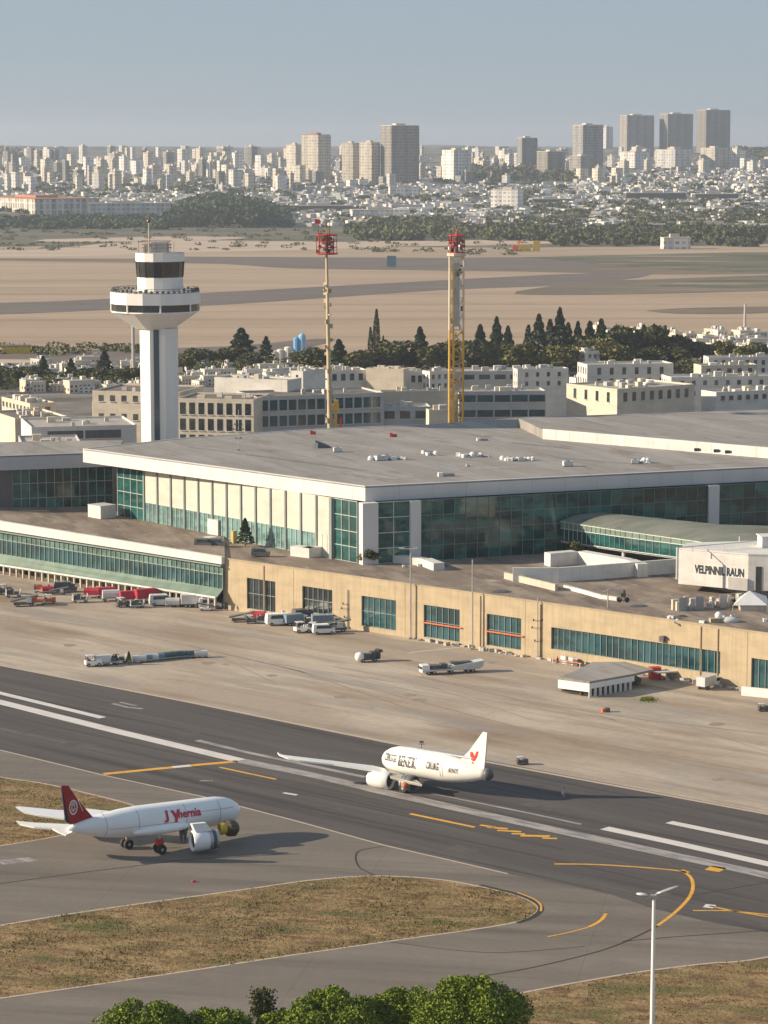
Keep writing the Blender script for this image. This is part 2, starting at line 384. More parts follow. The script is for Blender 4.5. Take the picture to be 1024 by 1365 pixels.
# kerbs, markings
m_white = sheet('white_paint', [(.62, .58, .55), (.45, .42, .39)], RWA, [(1, (.05, .3, 0), 3, .5, .75)], fine=3, finev=.1, rough=.6)
m_white_old = sheet('worn_white_paint', [(.36, .33, .31), (.2, .18, .17)], RWA, [(1, (.05, .3, 0), 3, .45, .6)], fine=3, finev=.2, rough=.6)
m_yel = sheet('yellow_paint', [(.72, .36, .035), (.5, .27, .05)], RWA, [(1, (.1, .3, 0), 3, .45, .7)], fine=3, finev=.15, rough=.6)
m_kerb = sheet('kerb_concrete', [(.45, .37, .29)], 0, fine=2); m_crack = sheet('tar_seal', [(.045, .04, .038)], 0, fine=2)
for pts, wd, m, s in [
    ([(-60, 909), (0, 924), (137, 957)], 2.0, m_white, 0),
    ([(-60, 922), (0, 936), (160, 976), (320, 1014)], 3.2, m_white, 0),
    ([(320.5, 1014), (420, 1034), (512, 1056), (700, 1098), (1060, 1175)], 3.4, m_white_old, 0),
    ([(263, 987), (320, 1001), (400, 1018), (487, 1036)], 1.5, m_white_old, 0),
    ([(575, 1058), (680, 1079), (775, 1099)], .8, m_white_old, 0),
    ([(806, 1104), (900, 1124), (1060, 1160)], 2.6, m_white, 0), ([(892, 1096), (1060, 1131)], 2.2, m_white, 0),
    ([(150, 938), (170, 943), (190, 945)], 1.0, m_white_old, 0), ([(160, 936), (182, 941)], .8, m_white_old, 0),
    ([(378, 1057), (396, 1060)], .9, m_white, 0), ([(266, 1041), (284, 1041)], .6, m_white_old, 0),
    ([(138, 1032), (230, 1023)], 1.6, m_yel, 0), ([(230, 1023), (254, 1020.6)], 1.7, m_white, 0), ([(254, 1020.6), (317, 1015)], 1.6, m_yel, 0),
    ([(293, 1023), (368, 1039)], .7, m_yel, 0), ([(547, 1085), (590, 1094), (633, 1103)], .9, m_yel, 0),
    ([(640, 1100), (660, 1103)], .9, m_yel, 0), ([(650, 1103), (677, 1105)], 1.0, m_yel, 0), ([(663, 1107), (695, 1109)], 1.0, m_yel, 0),
    ([(682, 1111.5), (700, 1112)], .9, m_yel, 0), ([(694, 1114), (733, 1115)], 1.3, m_yel, 0), ([(723, 1117.5), (743, 1118)], .9, m_yel, 0),
    ([(739, 1152), (790, 1152.5), (850, 1156), (896, 1160), (914, 1162.5)], .6, m_yel, 1),
    ([(912, 1162.2), (921, 1170), (924, 1181), (921, 1193), (912, 1205), (897, 1219), (877, 1234)], .6, m_yel, 1),
    ([(908, 1160), (917, 1163.5)], 1.1, m_yel, 0),
    ([(785, 1236), (797, 1230), (804, 1224), (808, 1218)], .6, m_yel, 1), ([(730, 1249), (760, 1243), (784, 1236.5)], .35, m_yel, 0),
    ([(924, 1214), (970, 1214), (1060, 1223)], .5, m_yel, 0), ([(946, 1208), (985, 1216), (1060, 1228)], .5, m_yel, 0), ([(939, 1207.5), (953, 1209)], 2.0, m_white, 0),
    ([(877, 1234.5), (850, 1248), (815, 1263), (770, 1276), (700, 1292), (632, 1303)], .35, m_crack, 1),
    ([(0, 1178), (120, 1162), (250, 1146), (400, 1138)], .3, m_crack, 0), ([(474, 1145), (478, 1135), (500, 1130), (520, 1128)], .3, m_crack, 1), ([(474, 1145), (480, 1157), (500, 1167)], .3, m_crack, 1),
    ([(830, 1255), (900, 1249), (1060, 1238)], .3, m_crack, 0), ([(922, 1194), (1060, 1170)], .3, m_crack, 0),
    ([(0, 1150), (40, 1146), (44, 1145)], 3.0, m_white_old, 0), ([(512, 1255), (650, 1270), (780, 1262)], .2, m_crack, 1),
]:
    ribbon('painted_marking' if m is not m_crack else 'tar_seal_line', pts, wd, .030, m, bool(s))
ribbon('runway_edge_line', [(-60, 873.5), (0, 887), (256, 937), (512, 989), (650, 1016), (1080, 1096)], 1.0, .034, m_kerb)
ribbon('taxiway_seam', run_lo[1:8], .5, .034, m_kerb)
for il, nm in ((islB, 'island_edge'), (islA, 'island_edge'), (taxi_edge[:-1], 'meadow_edge')): ribbon(nm, il, .55, .036, m_kerb, True)
ribbon('curved_kerb', [(640, 1180), (690, 1192.5), (716, 1204), (721, 1213), (710, 1223), (690, 1230.5)], .9, .040, m_crack, True)
ribbon('kerb_line', [(690, 1190), (712, 1199), (721, 1207), (721, 1215)], .35, .046, m_yel, True)
ribbon('patch', [(944, 1157), (964, 1160)], 3.0, .03, m_yel)
m_track = sheet('concrete_stain', [(.26, .205, .165)], 0, fine=.5, finev=.2)
for pts, wd in (([(560, 902), (700, 935), (860, 960), (1080, 985)], .6), ([(520, 925), (700, 972), (900, 1010), (1080, 1042)], .5), ([(250, 860), (360, 885), (520, 925)], .4), ([(600, 880), (740, 900), (1060, 946)], .4), ([(0, 820), (150, 838), (400, 895), (560, 950)], .5)):
    ribbon('apron_joint', pts, wd, .016, m_track)
ribbon('apron_line', [(545, 870), (612, 863)], .5, .016, m_white); ribbon('apron_line', [(640, 884), (665, 882)], 1.2, .016, m_white_old)

# fields beyond the town
m_fdark = sheet('field_road', [(.135, .11, .095), (.17, .14, .12)], 0, [(1, (.005, .03, 0), 2, .45, .6)], fine=.1, finev=.05)
m_fgrn = sheet('field_green', [(.15, .135, .085), (.085, .085, .05), (.27, .21, .145)], 0, [(1, (.003, .012, 0), 2, .40, .54), (2, (.0025, .016, 0), 2, .54, .64)], fine=.1, finev=.15)
m_fbrn = sheet('field_brown', [(.18, .14, .10), (.14, .115, .08), (.23, .18, .13)], 0, [(1, (.002, .01, 0), 2, .4, .6), (2, (.003, .02, 0), 2, .55, .65)], fine=.1, finev=.1)
m_ftan = sheet('field_pale', [(.50, .39, .30), (.42, .32, .24)], 0, [(1, (.002, .015, 0), 2, .45, .6)], fine=.1, finev=.06)
for i, (nm, pts, m) in enumerate([
    ('field', [(-60, 330), (200, 326), (420, 327), (700, 330), (1100, 322), (1100, 296), (500, 300), (-60, 302)], m_fgrn),
    ('field', [(-60, 344), (430, 345), (800, 342), (1100, 345), (1100, 362), (900, 366), (690, 362), (400, 358), (300, 352), (100, 349), (-60, 346)], m_fbrn),
    ('hedge_line', [(-60, 311), (200, 309), (420, 311), (420, 313), (200, 312), (-60, 315)], m_fdark),
    ('field_strip', [(60, 319), (240, 315), (330, 317), (240, 321), (60, 322)], m_ftan),
    ('field_dark', [(60, 328), (240, 325), (400, 329), (400, 333), (200, 331), (60, 333)], m_fdark),
    ('field_strip', [(470, 322), (640, 320), (760, 323), (640, 327), (480, 328)], m_ftan),
    ('field_strip', [(-60, 334), (60, 332), (200, 321), (470, 323), (500, 330), (230, 337), (120, 341), (-60, 342)], m_ftan),
    ('field_strip', [(240, 342), (420, 343), (700, 345), (900, 352), (690, 361), (500, 358), (350, 354), (240, 348)], m_fdark),
    ('field_road', [(-60, 405), (60, 402), (150, 398), (300, 389), (450, 381), (600, 373), (740, 366), (850, 363), (868, 366), (830, 373), (740, 381), (600, 386), (450, 396), (300, 406), (150, 413), (-60, 420)], m_fdark),
    ('field_brown', [(690, 388), (780, 376), (880, 372), (1100, 366), (1100, 384), (850, 392), (700, 393)], m_fbrn),
    ('field_green', [(872, 382), (920, 375), (1000, 373), (1100, 374), (1100, 382), (960, 384)], m_fgrn),
    ('field_green', [(700, 343), (1100, 336), (1100, 358), (930, 361)], m_fgrn),
    ('field_dark', [(-60, 472), (60, 470), (150, 466), (300, 462), (420, 452), (440, 456), (330, 478), (200, 486), (-60, 488)], m_fdark),
    ('field_dark', [(860, 414), (940, 410), (1100, 408), (1100, 412), (1000, 418), (900, 418)], m_fbrn),
    ('field_strip', [(-60, 479), (60, 480), (50, 484), (-60, 484)], m_ftan),
]):
    q = [(p.x, p.y) for p in (P(a, b) for a, b in smoothline(pts+[pts[0]], 3)[:-1])]
    o = MB().add([(a, b, .02+.012*i) for a, b in q], [tuple(range(len(q)))]); o = build(nm, o, m)
    if o.data.polygons[0].normal.z < 0: o.data.flip_normals()
    tag(o, kind='structure')

# ------------------------------------------------------------------ materials for buildings
m_beige = streaked('beige_render', (.47, .375, .245), (.25, .19, .12)); m_cream = streaked('cream_wall', (.58, .51, .42), (.38, .31, .24), .8)
m_wht = streaked('white_wall', (.68, .66, .62), (.46, .42, .38), .7); m_gry = flat('grey_concrete', (.42, .40, .38), .85, .12, .4)
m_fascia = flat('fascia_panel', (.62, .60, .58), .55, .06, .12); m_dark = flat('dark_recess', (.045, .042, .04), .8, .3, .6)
m_mull = flat('mullion_metal', (.20, .24, .23), .5, .1); m_mulll = flat('pale_mullion', (.5, .53, .5), .5, .1)
m_blind = streaked('cream_blind', (.61, .56, .48), (.50, .46, .40)) if True else flat('cream_blind', (.70, .64, .54), .8, .04, .3); m_canopy = flat('green_canopy', (.15, .21, .165), .5, .2, .3)
m_glassg = glass('green_glass', (.020, .10, .095), (.035, .15, .135)); m_glassd = glass('dark_green_glass', (.006, .055, .052), (.05, .21, .18), .06, .5)
m_glassb = glass('teal_glass', (.02, .075, .09), (.04, .12, .14)); m_glasst = glass('pale_teal_glass', (.16, .30, .29), (.24, .40, .38))
m_glassk = glass('dark_window', (.015, .022, .028), (.04, .055, .065)); m_red = flat('red_paint', (.55, .03, .03), .5, .15); m_orange = flat('orange_paint', (.65, .14, .04), .5, .1)
m_roof = sheet('roof_membrane', [(.255, .238, .22), (.31, .29, .27), (.15, .14, .13), (.20, .165, .135)], RWA-.42,
               [(1, (.01, .05, 0), 2, .45, .6), (2, (.006, .12, 0), 2, .58, .72), (3, (.02, .04, 0), 3, .55, .72)], fine=.6, finev=.08, joints=(12, 3, .10, RWA-.42, .25))
m_deck = sheet('roof_deck', [(.20, .158, .125), (.29, .235, .185), (.12, .095, .075), (.38, .32, .26)], RWA-.5,
               [(1, (.03, .06, 0), 2, .45, .6), (2, (.02, .08, 0), 2, .5, .68), (3, (.03, .10, 0), 2.2, .6, .7)], fine=.8, finev=.1)
m_met = flat('galvanised_metal', (.42, .42, .42), .4, .15, 1, metal=.4); m_blk = flat('black_rubber', (.02, .02, .02), .8, .2)
m_ltgrey = flat('light_grey_paint', (.55, .55, .54), .5, .1, .8, world=False); m_dkgrey = flat('dark_grey_paint', (.09, .09, .095), .5, .2, world=False)
m_white2 = flat('white_enamel', (.78, .77, .74), .35, .06, .8, world=False)

DECK = 13.0
# ------------------------------------------------------------------ beige block along the apron
A0, A1 = P(298, 812), P(1190, 950.6); WB = Wall(A0, A1); LB = (WB.B-WB.A).length
back = [P(1190, 672, DECK), P(298, 672, DECK)]
r = thing('service_building', A0, 'long beige concrete service block with flat brown roof along the apron edge', 'building')
ops = []
for x0, x1, y0, y1 in ((329, 367, 770, 811), (403, 443, 781, 815), (482, 528, 794, 834), (565, 613, 806, 849), (649, 695, 818, 860), (735, 961, 836, 865), (1002, 1110, 877, 919)):
    a0, zt = WB.sz(x0, y0); a1, _ = WB.sz(x1, y0); _, zb = WB.sz(x0, y1); ops.append((a0, a1, max(.5, zb), zt))
mb = MB(); TH = .6
def wseg(mb, W, a0, a1, z0, z1, o0, o1, m=0):
    return mb.hexa([W.at(a0, z0, o0), W.at(a1, z0, o0), W.at(a1, z1, o0), W.at(a0, z1, o0)], W.n*(o1-o0), m)
prev = 0
for a0, a1, z0, z1 in ops:
    wseg(mb, WB, prev, a0, 0, DECK+.35, -TH, 0); wseg(mb, WB, a0, a1, 0, z0, -TH, 0); wseg(mb, WB, a0, a1, z1, DECK+.35, -TH, 0); prev = a1
wseg(mb, WB, prev, LB, 0, DECK+.35, -TH, 0)
for a in [i*12.5 for i in range(1, int(LB/12.5))]:
    if not any(o[0]-.4 < a < o[1]+.4 for o in ops): wseg(mb, WB, a-.06, a+.06, .1, DECK+.3, 0, .03, 1)
wseg(mb, WB, 0, LB, DECK+.35, DECK+.6, -TH-.05, .12)
for xx in (934, 957, 640, 720, 352):     # pipes and streaks
    a, _ = WB.sz(xx, 850); wseg(mb, WB, a, a+.22, .2, DECK, 0, .2, 1)
build('wall', mb, [m_beige, flat('joint_and_pipe_brown', (.30, .21, .13), .9)], r)  # second material: plain darker brown of the joint strips and pipes
inner = [WB.at(0, 0, -TH), WB.at(LB, 0, -TH)]
mb = MB().prism([inner[0], inner[1], back[0], back[1]], DECK-.3, DECK); build('roof', mb, m_deck, r)
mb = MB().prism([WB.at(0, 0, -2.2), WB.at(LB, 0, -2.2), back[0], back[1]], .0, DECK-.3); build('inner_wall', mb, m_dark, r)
def window_unit(W, a0, a1, z0, z1, off, panels, rows, gm, fm, parent, bar=None, name='window', mw=.14):
    g = MB(); nx_ = panels; wd = (a1-a0)/nx_; hh = (z1-z0)/rows
    for i in range(nx_):
        for j in range(rows): g.add([W.at(a0+i*wd, z0+j*hh, off), W.at(a0+(i+1)*wd, z0+j*hh, off), W.at(a0+(i+1)*wd, z0+(j+1)*hh, off), W.at(a0+i*wd, z0+(j+1)*hh, off)], [(0, 1, 2, 3)])
    o = build(name, g, gm, parent); f = MB()
    for i in range(nx_+1): wseg(f, W, a0+i*wd-mw/2, a0+i*wd+mw/2, z0, z1, off+.01, off+.18)
    for j in range(rows+1): wseg(f, W, a0, a1, z0+j*hh-mw/2, z0+j*hh+mw/2, off+.012, off+.16)
    build('frame', f, fm, o)
    if bar is not None:
        wseg(b_ := MB(), W, a0, a1+.8, bar, bar+.3, off+.7, off+.9); build('guard_rail', b_, m_orange, o)
    return o
for k, (a0, a1, z0, z1) in enumerate(ops):
    gm = m_glassk if k < 2 else m_glassb
    window_unit(WB, a0, a1, z0, z1, -.5, max(5, int((a1-a0)/1.7)), 2 if k < 5 else 1, gm, m_mull, r, bar=(z0+z1)/2-.5 if k in (3, 4) else None)
# plinth rubble at foot
mb = MB()
for i in range(90):
    a = random.uniform(WB.sz(560, 850)[0], LB); h = random.uniform(.2, 1.0)
    mb.box(WB.at(a, 0, random.uniform(.4, 1.6)), (random.uniform(.5, 2), .8, h), random.random()*3)
tag(build('kerbside_rubble', mb, m_gry), 'low grey blocks and rubble strewn along the foot of the beige wall', 'rubble', kind='stuff')

# ------------------------------------------------------------------ green glass wing on the left
Wl = Wall(P(-90, 747), P(298.5, 813)); LL = (Wl.B-Wl.A).length
r = thing('passenger_wing', Wl.A, 'low green glazed passenger wing with white parapet and open arcade left of beige block', 'building')
def band(mb, pts, o0, o1, m=0):           # pts: pixel quad corners lb, rb, rt, lt on the wall plane
    q = [Wl.px(a, b) for a, b in pts]
    q = [p+Wl.n*o0 for p in q]; mb.hexa(q, Wl.n*(o1-o0), m)
def L2(y0, y1, x): return y0+(y1-y0)*x/297.5     # line through x=0 and x=297.5
def bandy(mb, t0, t1, b0, b1, o0, o1, m=0, x0=-90, x1=297.5):
    band(mb, [(x0, L2(b0, b1, x0)), (x1, L2(b0, b1, x1)), (x1, L2(t0, t1, x1)), (x0, L2(t0, t1, x0))], o0, o1, m)
mb = MB(); bandy(mb, 694, 742, 706, 752, -.6, .6); build('parapet', mb, m_wht, r)
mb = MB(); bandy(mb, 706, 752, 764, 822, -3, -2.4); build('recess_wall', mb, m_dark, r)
mb = MB(); bandy(mb, 707.5, 753.5, 709, 755, -.5, .9); build('sun_shade', mb, m_mull, r)
g = MB(); NP = 62
for i in range(NP):
    x0, x1 = -90+387.5*i/NP, -90+387.5*(i+1)/NP
    for (ta, tb, ba, bb) in ((711, 757, 719, 766), (719, 766, 738, 785)):
        q = [Wl.px(x0, L2(ba, bb, x0)), Wl.px(x1, L2(ba, bb, x1)), Wl.px(x1, L2(ta, tb, x1)), Wl.px(x0, L2(ta, tb, x0))]
        g.add(q, [(0, 1, 2, 3)], 0 if ta == 719 else 1)
o = build('glazing', g, [m_glassb, glass('grey_green_glass', (.10, .19, .165), (.15, .26, .225))], r)
f = MB()
for i in range(NP+1):
    x0 = -90+387.5*i/NP; bandy(f, 711, 757, 738, 785, .02, .22, 0, x0-.25, x0+.25)
bandy(f, 718.6, 765.6, 719.4, 766.4, .03, .28)
build('mullions', f, flat('green_mullion', (.22, .30, .26), .5, .1), o)
mb = MB()
ql = [Wl.px(-90, L2(738, 785, -90)), Wl.px(297.5, 785)]; lo = [Wl.px(-90, L2(751, 795, -90))+Wl.n*2.6, Wl.px(297.5, 796)+Wl.n*2.6]
mb.hexa([lo[0], lo[1], ql[1], ql[0]], (0, 0, -.25)); build('canopy', mb, m_canopy, r)
mb = MB(); mb.hexa([lo[0], lo[1], lo[1]+Vector((0, 0, .45)), lo[0]+Vector((0, 0, .45))], Wl.n*.25); build('canopy_edge', mb, m_wht, r)
n_ = 44
for i in range(n_):
    x = -80+375*i/n_; p = Wl.px(x, 760, 2.3); t = Wl.px(x, L2(752, 797, x), 2.3); f = MB(); f.box((p.x, p.y, 0), (.45, .45, t.z-.1), math.atan2(Wl.d.y, Wl.d.x)); build('pillar', f, m_cream, r)
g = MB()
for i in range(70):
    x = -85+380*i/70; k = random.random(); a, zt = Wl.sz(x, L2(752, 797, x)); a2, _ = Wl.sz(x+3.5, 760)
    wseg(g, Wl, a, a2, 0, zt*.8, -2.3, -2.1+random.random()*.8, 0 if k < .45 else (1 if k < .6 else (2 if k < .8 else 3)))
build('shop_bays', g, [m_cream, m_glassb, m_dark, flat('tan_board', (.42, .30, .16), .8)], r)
q = [Wl.px(-90, L2(696, 744, -90)), Wl.px(297.5, 744)]; q = [p-Wl.n*.6 for p in q]
mb = MB(); b1, b2 = P(298, 672, DECK), P(-120, 664, DECK); b1.z = DECK; b2.z = DECK+2.5
mb.hexa([q[0], q[1], b1, b2], (0, 0, -.4)); build('roof', mb, m_deck, r)
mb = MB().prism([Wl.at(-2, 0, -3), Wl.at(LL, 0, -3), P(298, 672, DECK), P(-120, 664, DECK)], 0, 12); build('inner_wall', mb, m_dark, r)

# ------------------------------------------------------------------ main terminal
RZ = 33.0; FZ = 29.0
C, Lc, Rc = P(487, 648, RZ), P(112, 598, RZ), P(1190, 613.5, RZ)
Bk = [P(1190, 540, RZ), P(690, 556, RZ), P(560, 566, RZ), P(420, 572, RZ), P(250, 583.5, RZ)]
r = thing('terminal_building', (C.x, C.y, 0), 'large flat-roofed glass terminal with broad pale fascia in the middle of the photo', 'building')
mb = MB().prism([C, Rc]+Bk+[Lc], RZ-.5, RZ-.15); build('roof', mb, m_roof, r)
WT = Wall(Lc, C); WR = Wall(C, Rc); LT, LR = (WT.B-WT.A).length, (WR.B-WR.A).length
mb = MB(); wseg(mb, WT, 0, LT, FZ, RZ, -.8, 0); wseg(mb, WR, .0, LR, FZ, RZ, -.8, 0)
q = [Lc]+Bk[::-1][:3]
for i in range(3):
    w_ = Wall(q[i], q[i+1]); l_ = (w_.B-w_.A).length; wseg(mb, w_, 0, l_, FZ, RZ+.05, -.5, 0)
for i in range(1, 22): wseg(mb, WR, i*9.5-.04, i*9.5+.04, FZ+.1, RZ-.1, 0, .02, 1)
for i in range(1, 13): wseg(mb, WT, i*9.6-.04, i*9.6+.04, FZ+.1, RZ-.1, 0, .02, 1)
build('fascia', mb, [m_fascia, m_gry], r)
mb = MB().prism([C-WT.n*.8-WR.n*.8, Rc-WR.n*.8, Bk[0], Bk[2], Bk[3], Bk[4], Lc-WT.n*.8], FZ+.2, FZ+.4); build('soffit', mb, m_gry, r)
# glazed walls
g0, g1 = P(157, 690, DECK), P(487, 752.5, DECK); GT = Wall(g0, g1); GL = (GT.B-GT.A).length
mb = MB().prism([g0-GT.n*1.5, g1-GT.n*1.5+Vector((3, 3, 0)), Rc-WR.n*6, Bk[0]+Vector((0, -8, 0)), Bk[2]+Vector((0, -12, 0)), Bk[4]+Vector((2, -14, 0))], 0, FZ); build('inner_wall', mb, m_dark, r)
fins = [193+19.2*i for i in range(14)]
def vx(x): return GT.sz(x, 720)[0]
aL = vx(193); aR = vx(443)
window_unit(GT, vx(158), aL, DECK, FZ, 0, 4, 4, m_glassg, m_mulll, r, name='window_wall')
nf = 13
for i in range(nf):
    a0 = aL+(aR-aL)*i/nf; a1 = aL+(aR-aL)*(i+1)/nf
    mb = MB(); wseg(mb, GT, a0+.5, a1-.02, DECK+6.0 if i < 12 else DECK, FZ, -.1, .1); build('blind', mb, m_blind, r)
    o = window_unit(GT, a0+.5, a1, DECK, DECK+6.0, 0.02, 3, 1, m_glasst, m_mulll, r, name='window')
    mb = MB(); wseg(mb, GT, a0-.1, a0+.5, DECK, FZ, -.3, .45); build('fin', mb, m_mull, r)
window_unit(GT, aR+.8, GL-3.2, DECK, FZ, 0, 3, 4, m_glassg, m_mulll, r, name='window_wall')
mb = MB(); wseg(mb, GT, aR-.3, aR+.8, DECK, FZ, -.3, .9); build('fin', mb, m_mull, r)
GR = Wall(g1, Vector(g1)+WR.d*150); wx = lambda x: GR.sz(x, 690)[0]
mb = MB(); wseg(mb, GR, -1.0, wx(503), DECK, FZ, -2, .8); build('column', mb, m_fascia, r)
mb = MB(); wseg(mb, GR, wx(546), wx(560), DECK, FZ, -1, .8); build('column', mb, m_fascia, r)
mb = MB(); wseg(mb, GR, wx(943), wx(957), DECK, FZ, -1, .8); build('column', mb, m_fascia, r)
window_unit(GR, wx(503), wx(546), DECK, FZ, 0, 2, 4, m_glassd, m_mulll, r, name='window_wall', mw=.2)
window_unit(GR, wx(560), wx(943), DECK, FZ, 0, 26, 4, m_glassd, m_mull, r, name='window_wall', mw=.12)
window_unit(GR, wx(957), wx(1180), DECK, FZ, 0, 14, 4, m_glassd, m_mull, r, name='window_wall', mw=.12)

# rear raised roof block
z2 = 36.0; q = [P(724, 571.5, z2), P(1190, 610, z2), P(1190, 566, z2), P(1024, 561, z2), P(850, 550, z2), P(690, 555.5, z2)]
r = thing('roof_block', (q[0].x, q[0].y, RZ), 'raised grey rear roof with long white parapet behind the terminal roof', 'building')
build('roof', MB().prism(q, RZ-.1, z2-.3), m_roof, r); W_ = Wall(q[0], q[1]); l_ = (W_.B-W_.A).length
mb = MB(); wseg(mb, W_, 0, l_, RZ-.1, z2, -.4, .3)
for i in range(int(l_/5)): wseg(mb, W_, i*5, i*5+.07, RZ, z2-.1, .3, .33, 1)
build('parapet', mb, [m_wht, m_gry], r)
build('wall', MB().prism([q[1]+Vector((0, 1, 0)), q[2], q[3], q[4], q[5]+Vector((3, 0, 0)), q[0]+Vector((3, 3, 0))], 0, RZ-.2), m_gry, r)

# second glass terminal on the left
Z3 = 30.0; s0, s1 = P(-120, 612, Z3), P(152, 602.5, Z3); WS = Wall(s0, s1); LS = (WS.B-WS.A).length
r = thing('glass_terminal', (s0.x, s0.y, 0), 'dark glass terminal with grey fascia left of the main terminal roof', 'building')
sb0, sb1 = P(-120, 591, Z3), P(165, 586, Z3)
build('roof', MB().prism([s0, s1, sb1, sb0], Z3-.5, Z3-.1), m_roof, r)
mb = MB(); wseg(mb, WS, 0, LS, Z3-4.3, Z3, -.8, 0); build('fascia', mb, flat('blue_grey_fascia', (.40, .40, .42), .6, .06), r)
ax = WS.sz(17, 660, -2)[0]
mb = MB(); wseg(mb, WS, 0, ax, 0, Z3-4.3, -3, -2); build('wall', mb, flat('dark_stone', (.12, .11, .11), .8), r)
window_unit(WS, ax, LS, DECK-.5, Z3-4.3, -2.2, 12, 3, m_glassd, m_mulll, r, name='window_wall', mw=.12)
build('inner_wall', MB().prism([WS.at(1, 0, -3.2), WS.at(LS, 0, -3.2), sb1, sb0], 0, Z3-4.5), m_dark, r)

# repairs, seams and rubber on the pavements
m_patch = sheet('repair_patch', [(.105, .092, .082), (.08, .07, .062)], RWA, [(1, (.1, .1, 0), 2, .45, .6)], fine=1)
for i in range(34):
    x, y = random.uniform(20, 1000), random.uniform(905, 1225); yl = 1000+x*.237; on_run = 886+x*.193+8 < y < 1000+x*.237-8
    if not on_run: continue
    ln = random.uniform(20, 120); ribbon('tar_seal_line', [(x, y), (x+ln, y+ln*random.choice([.205, .23, -.32 if ln < 60 else .22]))], random.uniform(.15, .35), .0255, m_crack)
for x, y, l, w_ in ((90, 990, 30, 5), (430, 1075, 24, 4), (700, 1070, 40, 4), (860, 1190, 26, 5), (240, 975, 18, 4), (600, 1130, 30, 5), (960, 1110, 30, 4)): ribbon('repair_patch', [(x, y), (x+l, y+l*.21)], w_, .0245, m_patch)
m_rub = sheet('rubber_streak', [(.06, .053, .05), (.095, .084, .078)], RWA, [(1, (.006, .5, 0), 2, .42, .6)], fine=2, finev=.15)
for x, y, l, w_ in ((-40, 945, 330, 1.6), (40, 975, 300, 1.2), (420, 1062, 330, 1.5), (520, 1100, 380, 1.3), (560, 1062, 300, 1.8), (650, 1040, 300, 1.0), (330, 1030, 200, 1.1)): ribbon('rubber_streak', [(x, y), (x+l*.5, y+l*.105), (x+l, y+l*.215)], w_, .0232, m_rub)
m_stain = sheet('oil_stain', [(.25, .20, .155), (.30, .245, .195)], RWA, [(1, (.1, .2, 0), 2, .45, .6)], fine=1)
for i in range(13):
    x = random.uniform(40, 1000); y0 = 800+x*.13; y = random.uniform(y0+40, 880+x*.19-8); s = random.uniform(3, 12)
    q = [(x+s*random.uniform(.7, 1.2)*math.cos(t*.63), y+s*.22*random.uniform(.7, 1.2)*math.sin(t*.63)) for t in range(10)]; poly_sheet('oil_stain', q, .0125+.0004*i, m_stain)
for i in range(9):
    x = 60+i*105+random.uniform(-20, 20); y = 830+x*.15; ribbon('apron_joint', [(x, y), (x+random.uniform(60, 160), y+random.uniform(22, 50))], .28, .0242, m_track)

m_rpatch = sheet('roof_patch', [(.17, .155, .14), (.22, .20, .185)], RWA-.4, [(1, (.03, .1, 0), 2, .4, .65)], fine=.8); m_rlight = sheet('roof_light_patch', [(.36, .34, .315), (.28, .26, .24)], RWA-.4, [(1, (.03, .1, 0), 2, .4, .65)], fine=.8)
def rstrip(x, y, dx, dy, wd, m, i, z=RZ-.15, name='roof_repair'):
    p, q = P(x, y, z), P(x+dx, y+dy, z); d = (q-p).normalized(); n = Vector((-d.y, d.x, 0))*wd/2; up = Vector((0, 0, .004+.0006*i))
    mb = MB().add([p-n+up, q-n+up, q+n+up, p+n+up], [(0, 1, 2, 3)]); o = build(name, mb, m); tag(o, kind='structure')
k_ = 0
for x, y, dx, dy, wd, m in [(330, 606, 160, 22, 2.2, m_rpatch), (250, 596, 120, 15, 1.2, m_rpatch), (470, 630, 60, 8, 2.0, m_rlight), (560, 600, 120, 14, 1.4, m_rpatch), (600, 625, 90, -3, 1.6, m_rlight), (420, 588, 80, 9, 1.5, m_rlight), (740, 610, 120, 10, 1.5, m_rpatch), (680, 590, 80, 8, 2.4, m_rpatch), (500, 640, 180, -9, .5, m_rpatch), (300, 610, 150, 20, .4, m_rlight), (860, 622, 120, -5, 1.2, m_rpatch), (560, 580, 120, 5, .6, m_rlight), (640, 570, 90, 12, 1.0, m_rpatch)]:
    k_ += 1; rstrip(x, y, dx, dy, wd, m, k_)

# ------------------------------------------------------------------ curved concourse, ramps and white lettered building on the deck
r = thing('curved_concourse', P(905, 745, DECK), 'curved green glass concourse with a sweeping grey roof right of the terminal glass', 'building')
eave = [(728, 686), (741, 693), (770, 698), (800, 702.5), (833, 707.5), (880, 714), (950, 724), (1040, 737)]
ez = [22.0, 21.6, 21.5, 21.4, 21.3, 21.2, 21, 20.8]
rb = [(750, 682.5), (770, 680.5), (800, 682.5), (840, 687), (880, 691), (900, 693), (960, 699), (1100, 703)]
mb = MB(); E = [P(a, b, z) for (a, b), z in zip(eave, ez)]; Bq = [P(a, b, 23.2) for a, b in rb]; rings = []
for e, b_ in zip(E, Bq):
    n_ = 8; rings.append([e.lerp(b_, k/n_)+Vector((0, 0, .7*math.sin(math.pi*k/n_))) for k in range(n_+1)])
vs = [p for rr in rings for p in rr]; fs = []
for k in range(len(rings)-1):
    for i in range(8): fs.append((k*9+i, (k+1)*9+i, (k+1)*9+i+1, k*9+i+1))
mb.add(vs, fs); o = build('roof', mb, sheet('concourse_roof', [(.15, .165, .135), (.20, .205, .175), (.09, .095, .075)], .3, [(1, (.03, .08, 0), 2, .45, .6), (2, (.02, .06, 0), 2, .55, .7)]), r, smooth=True)
if o.data.polygons[20].normal.z < 0: o.data.flip_normals()
g = MB(); f = MB(); zl = 16.2
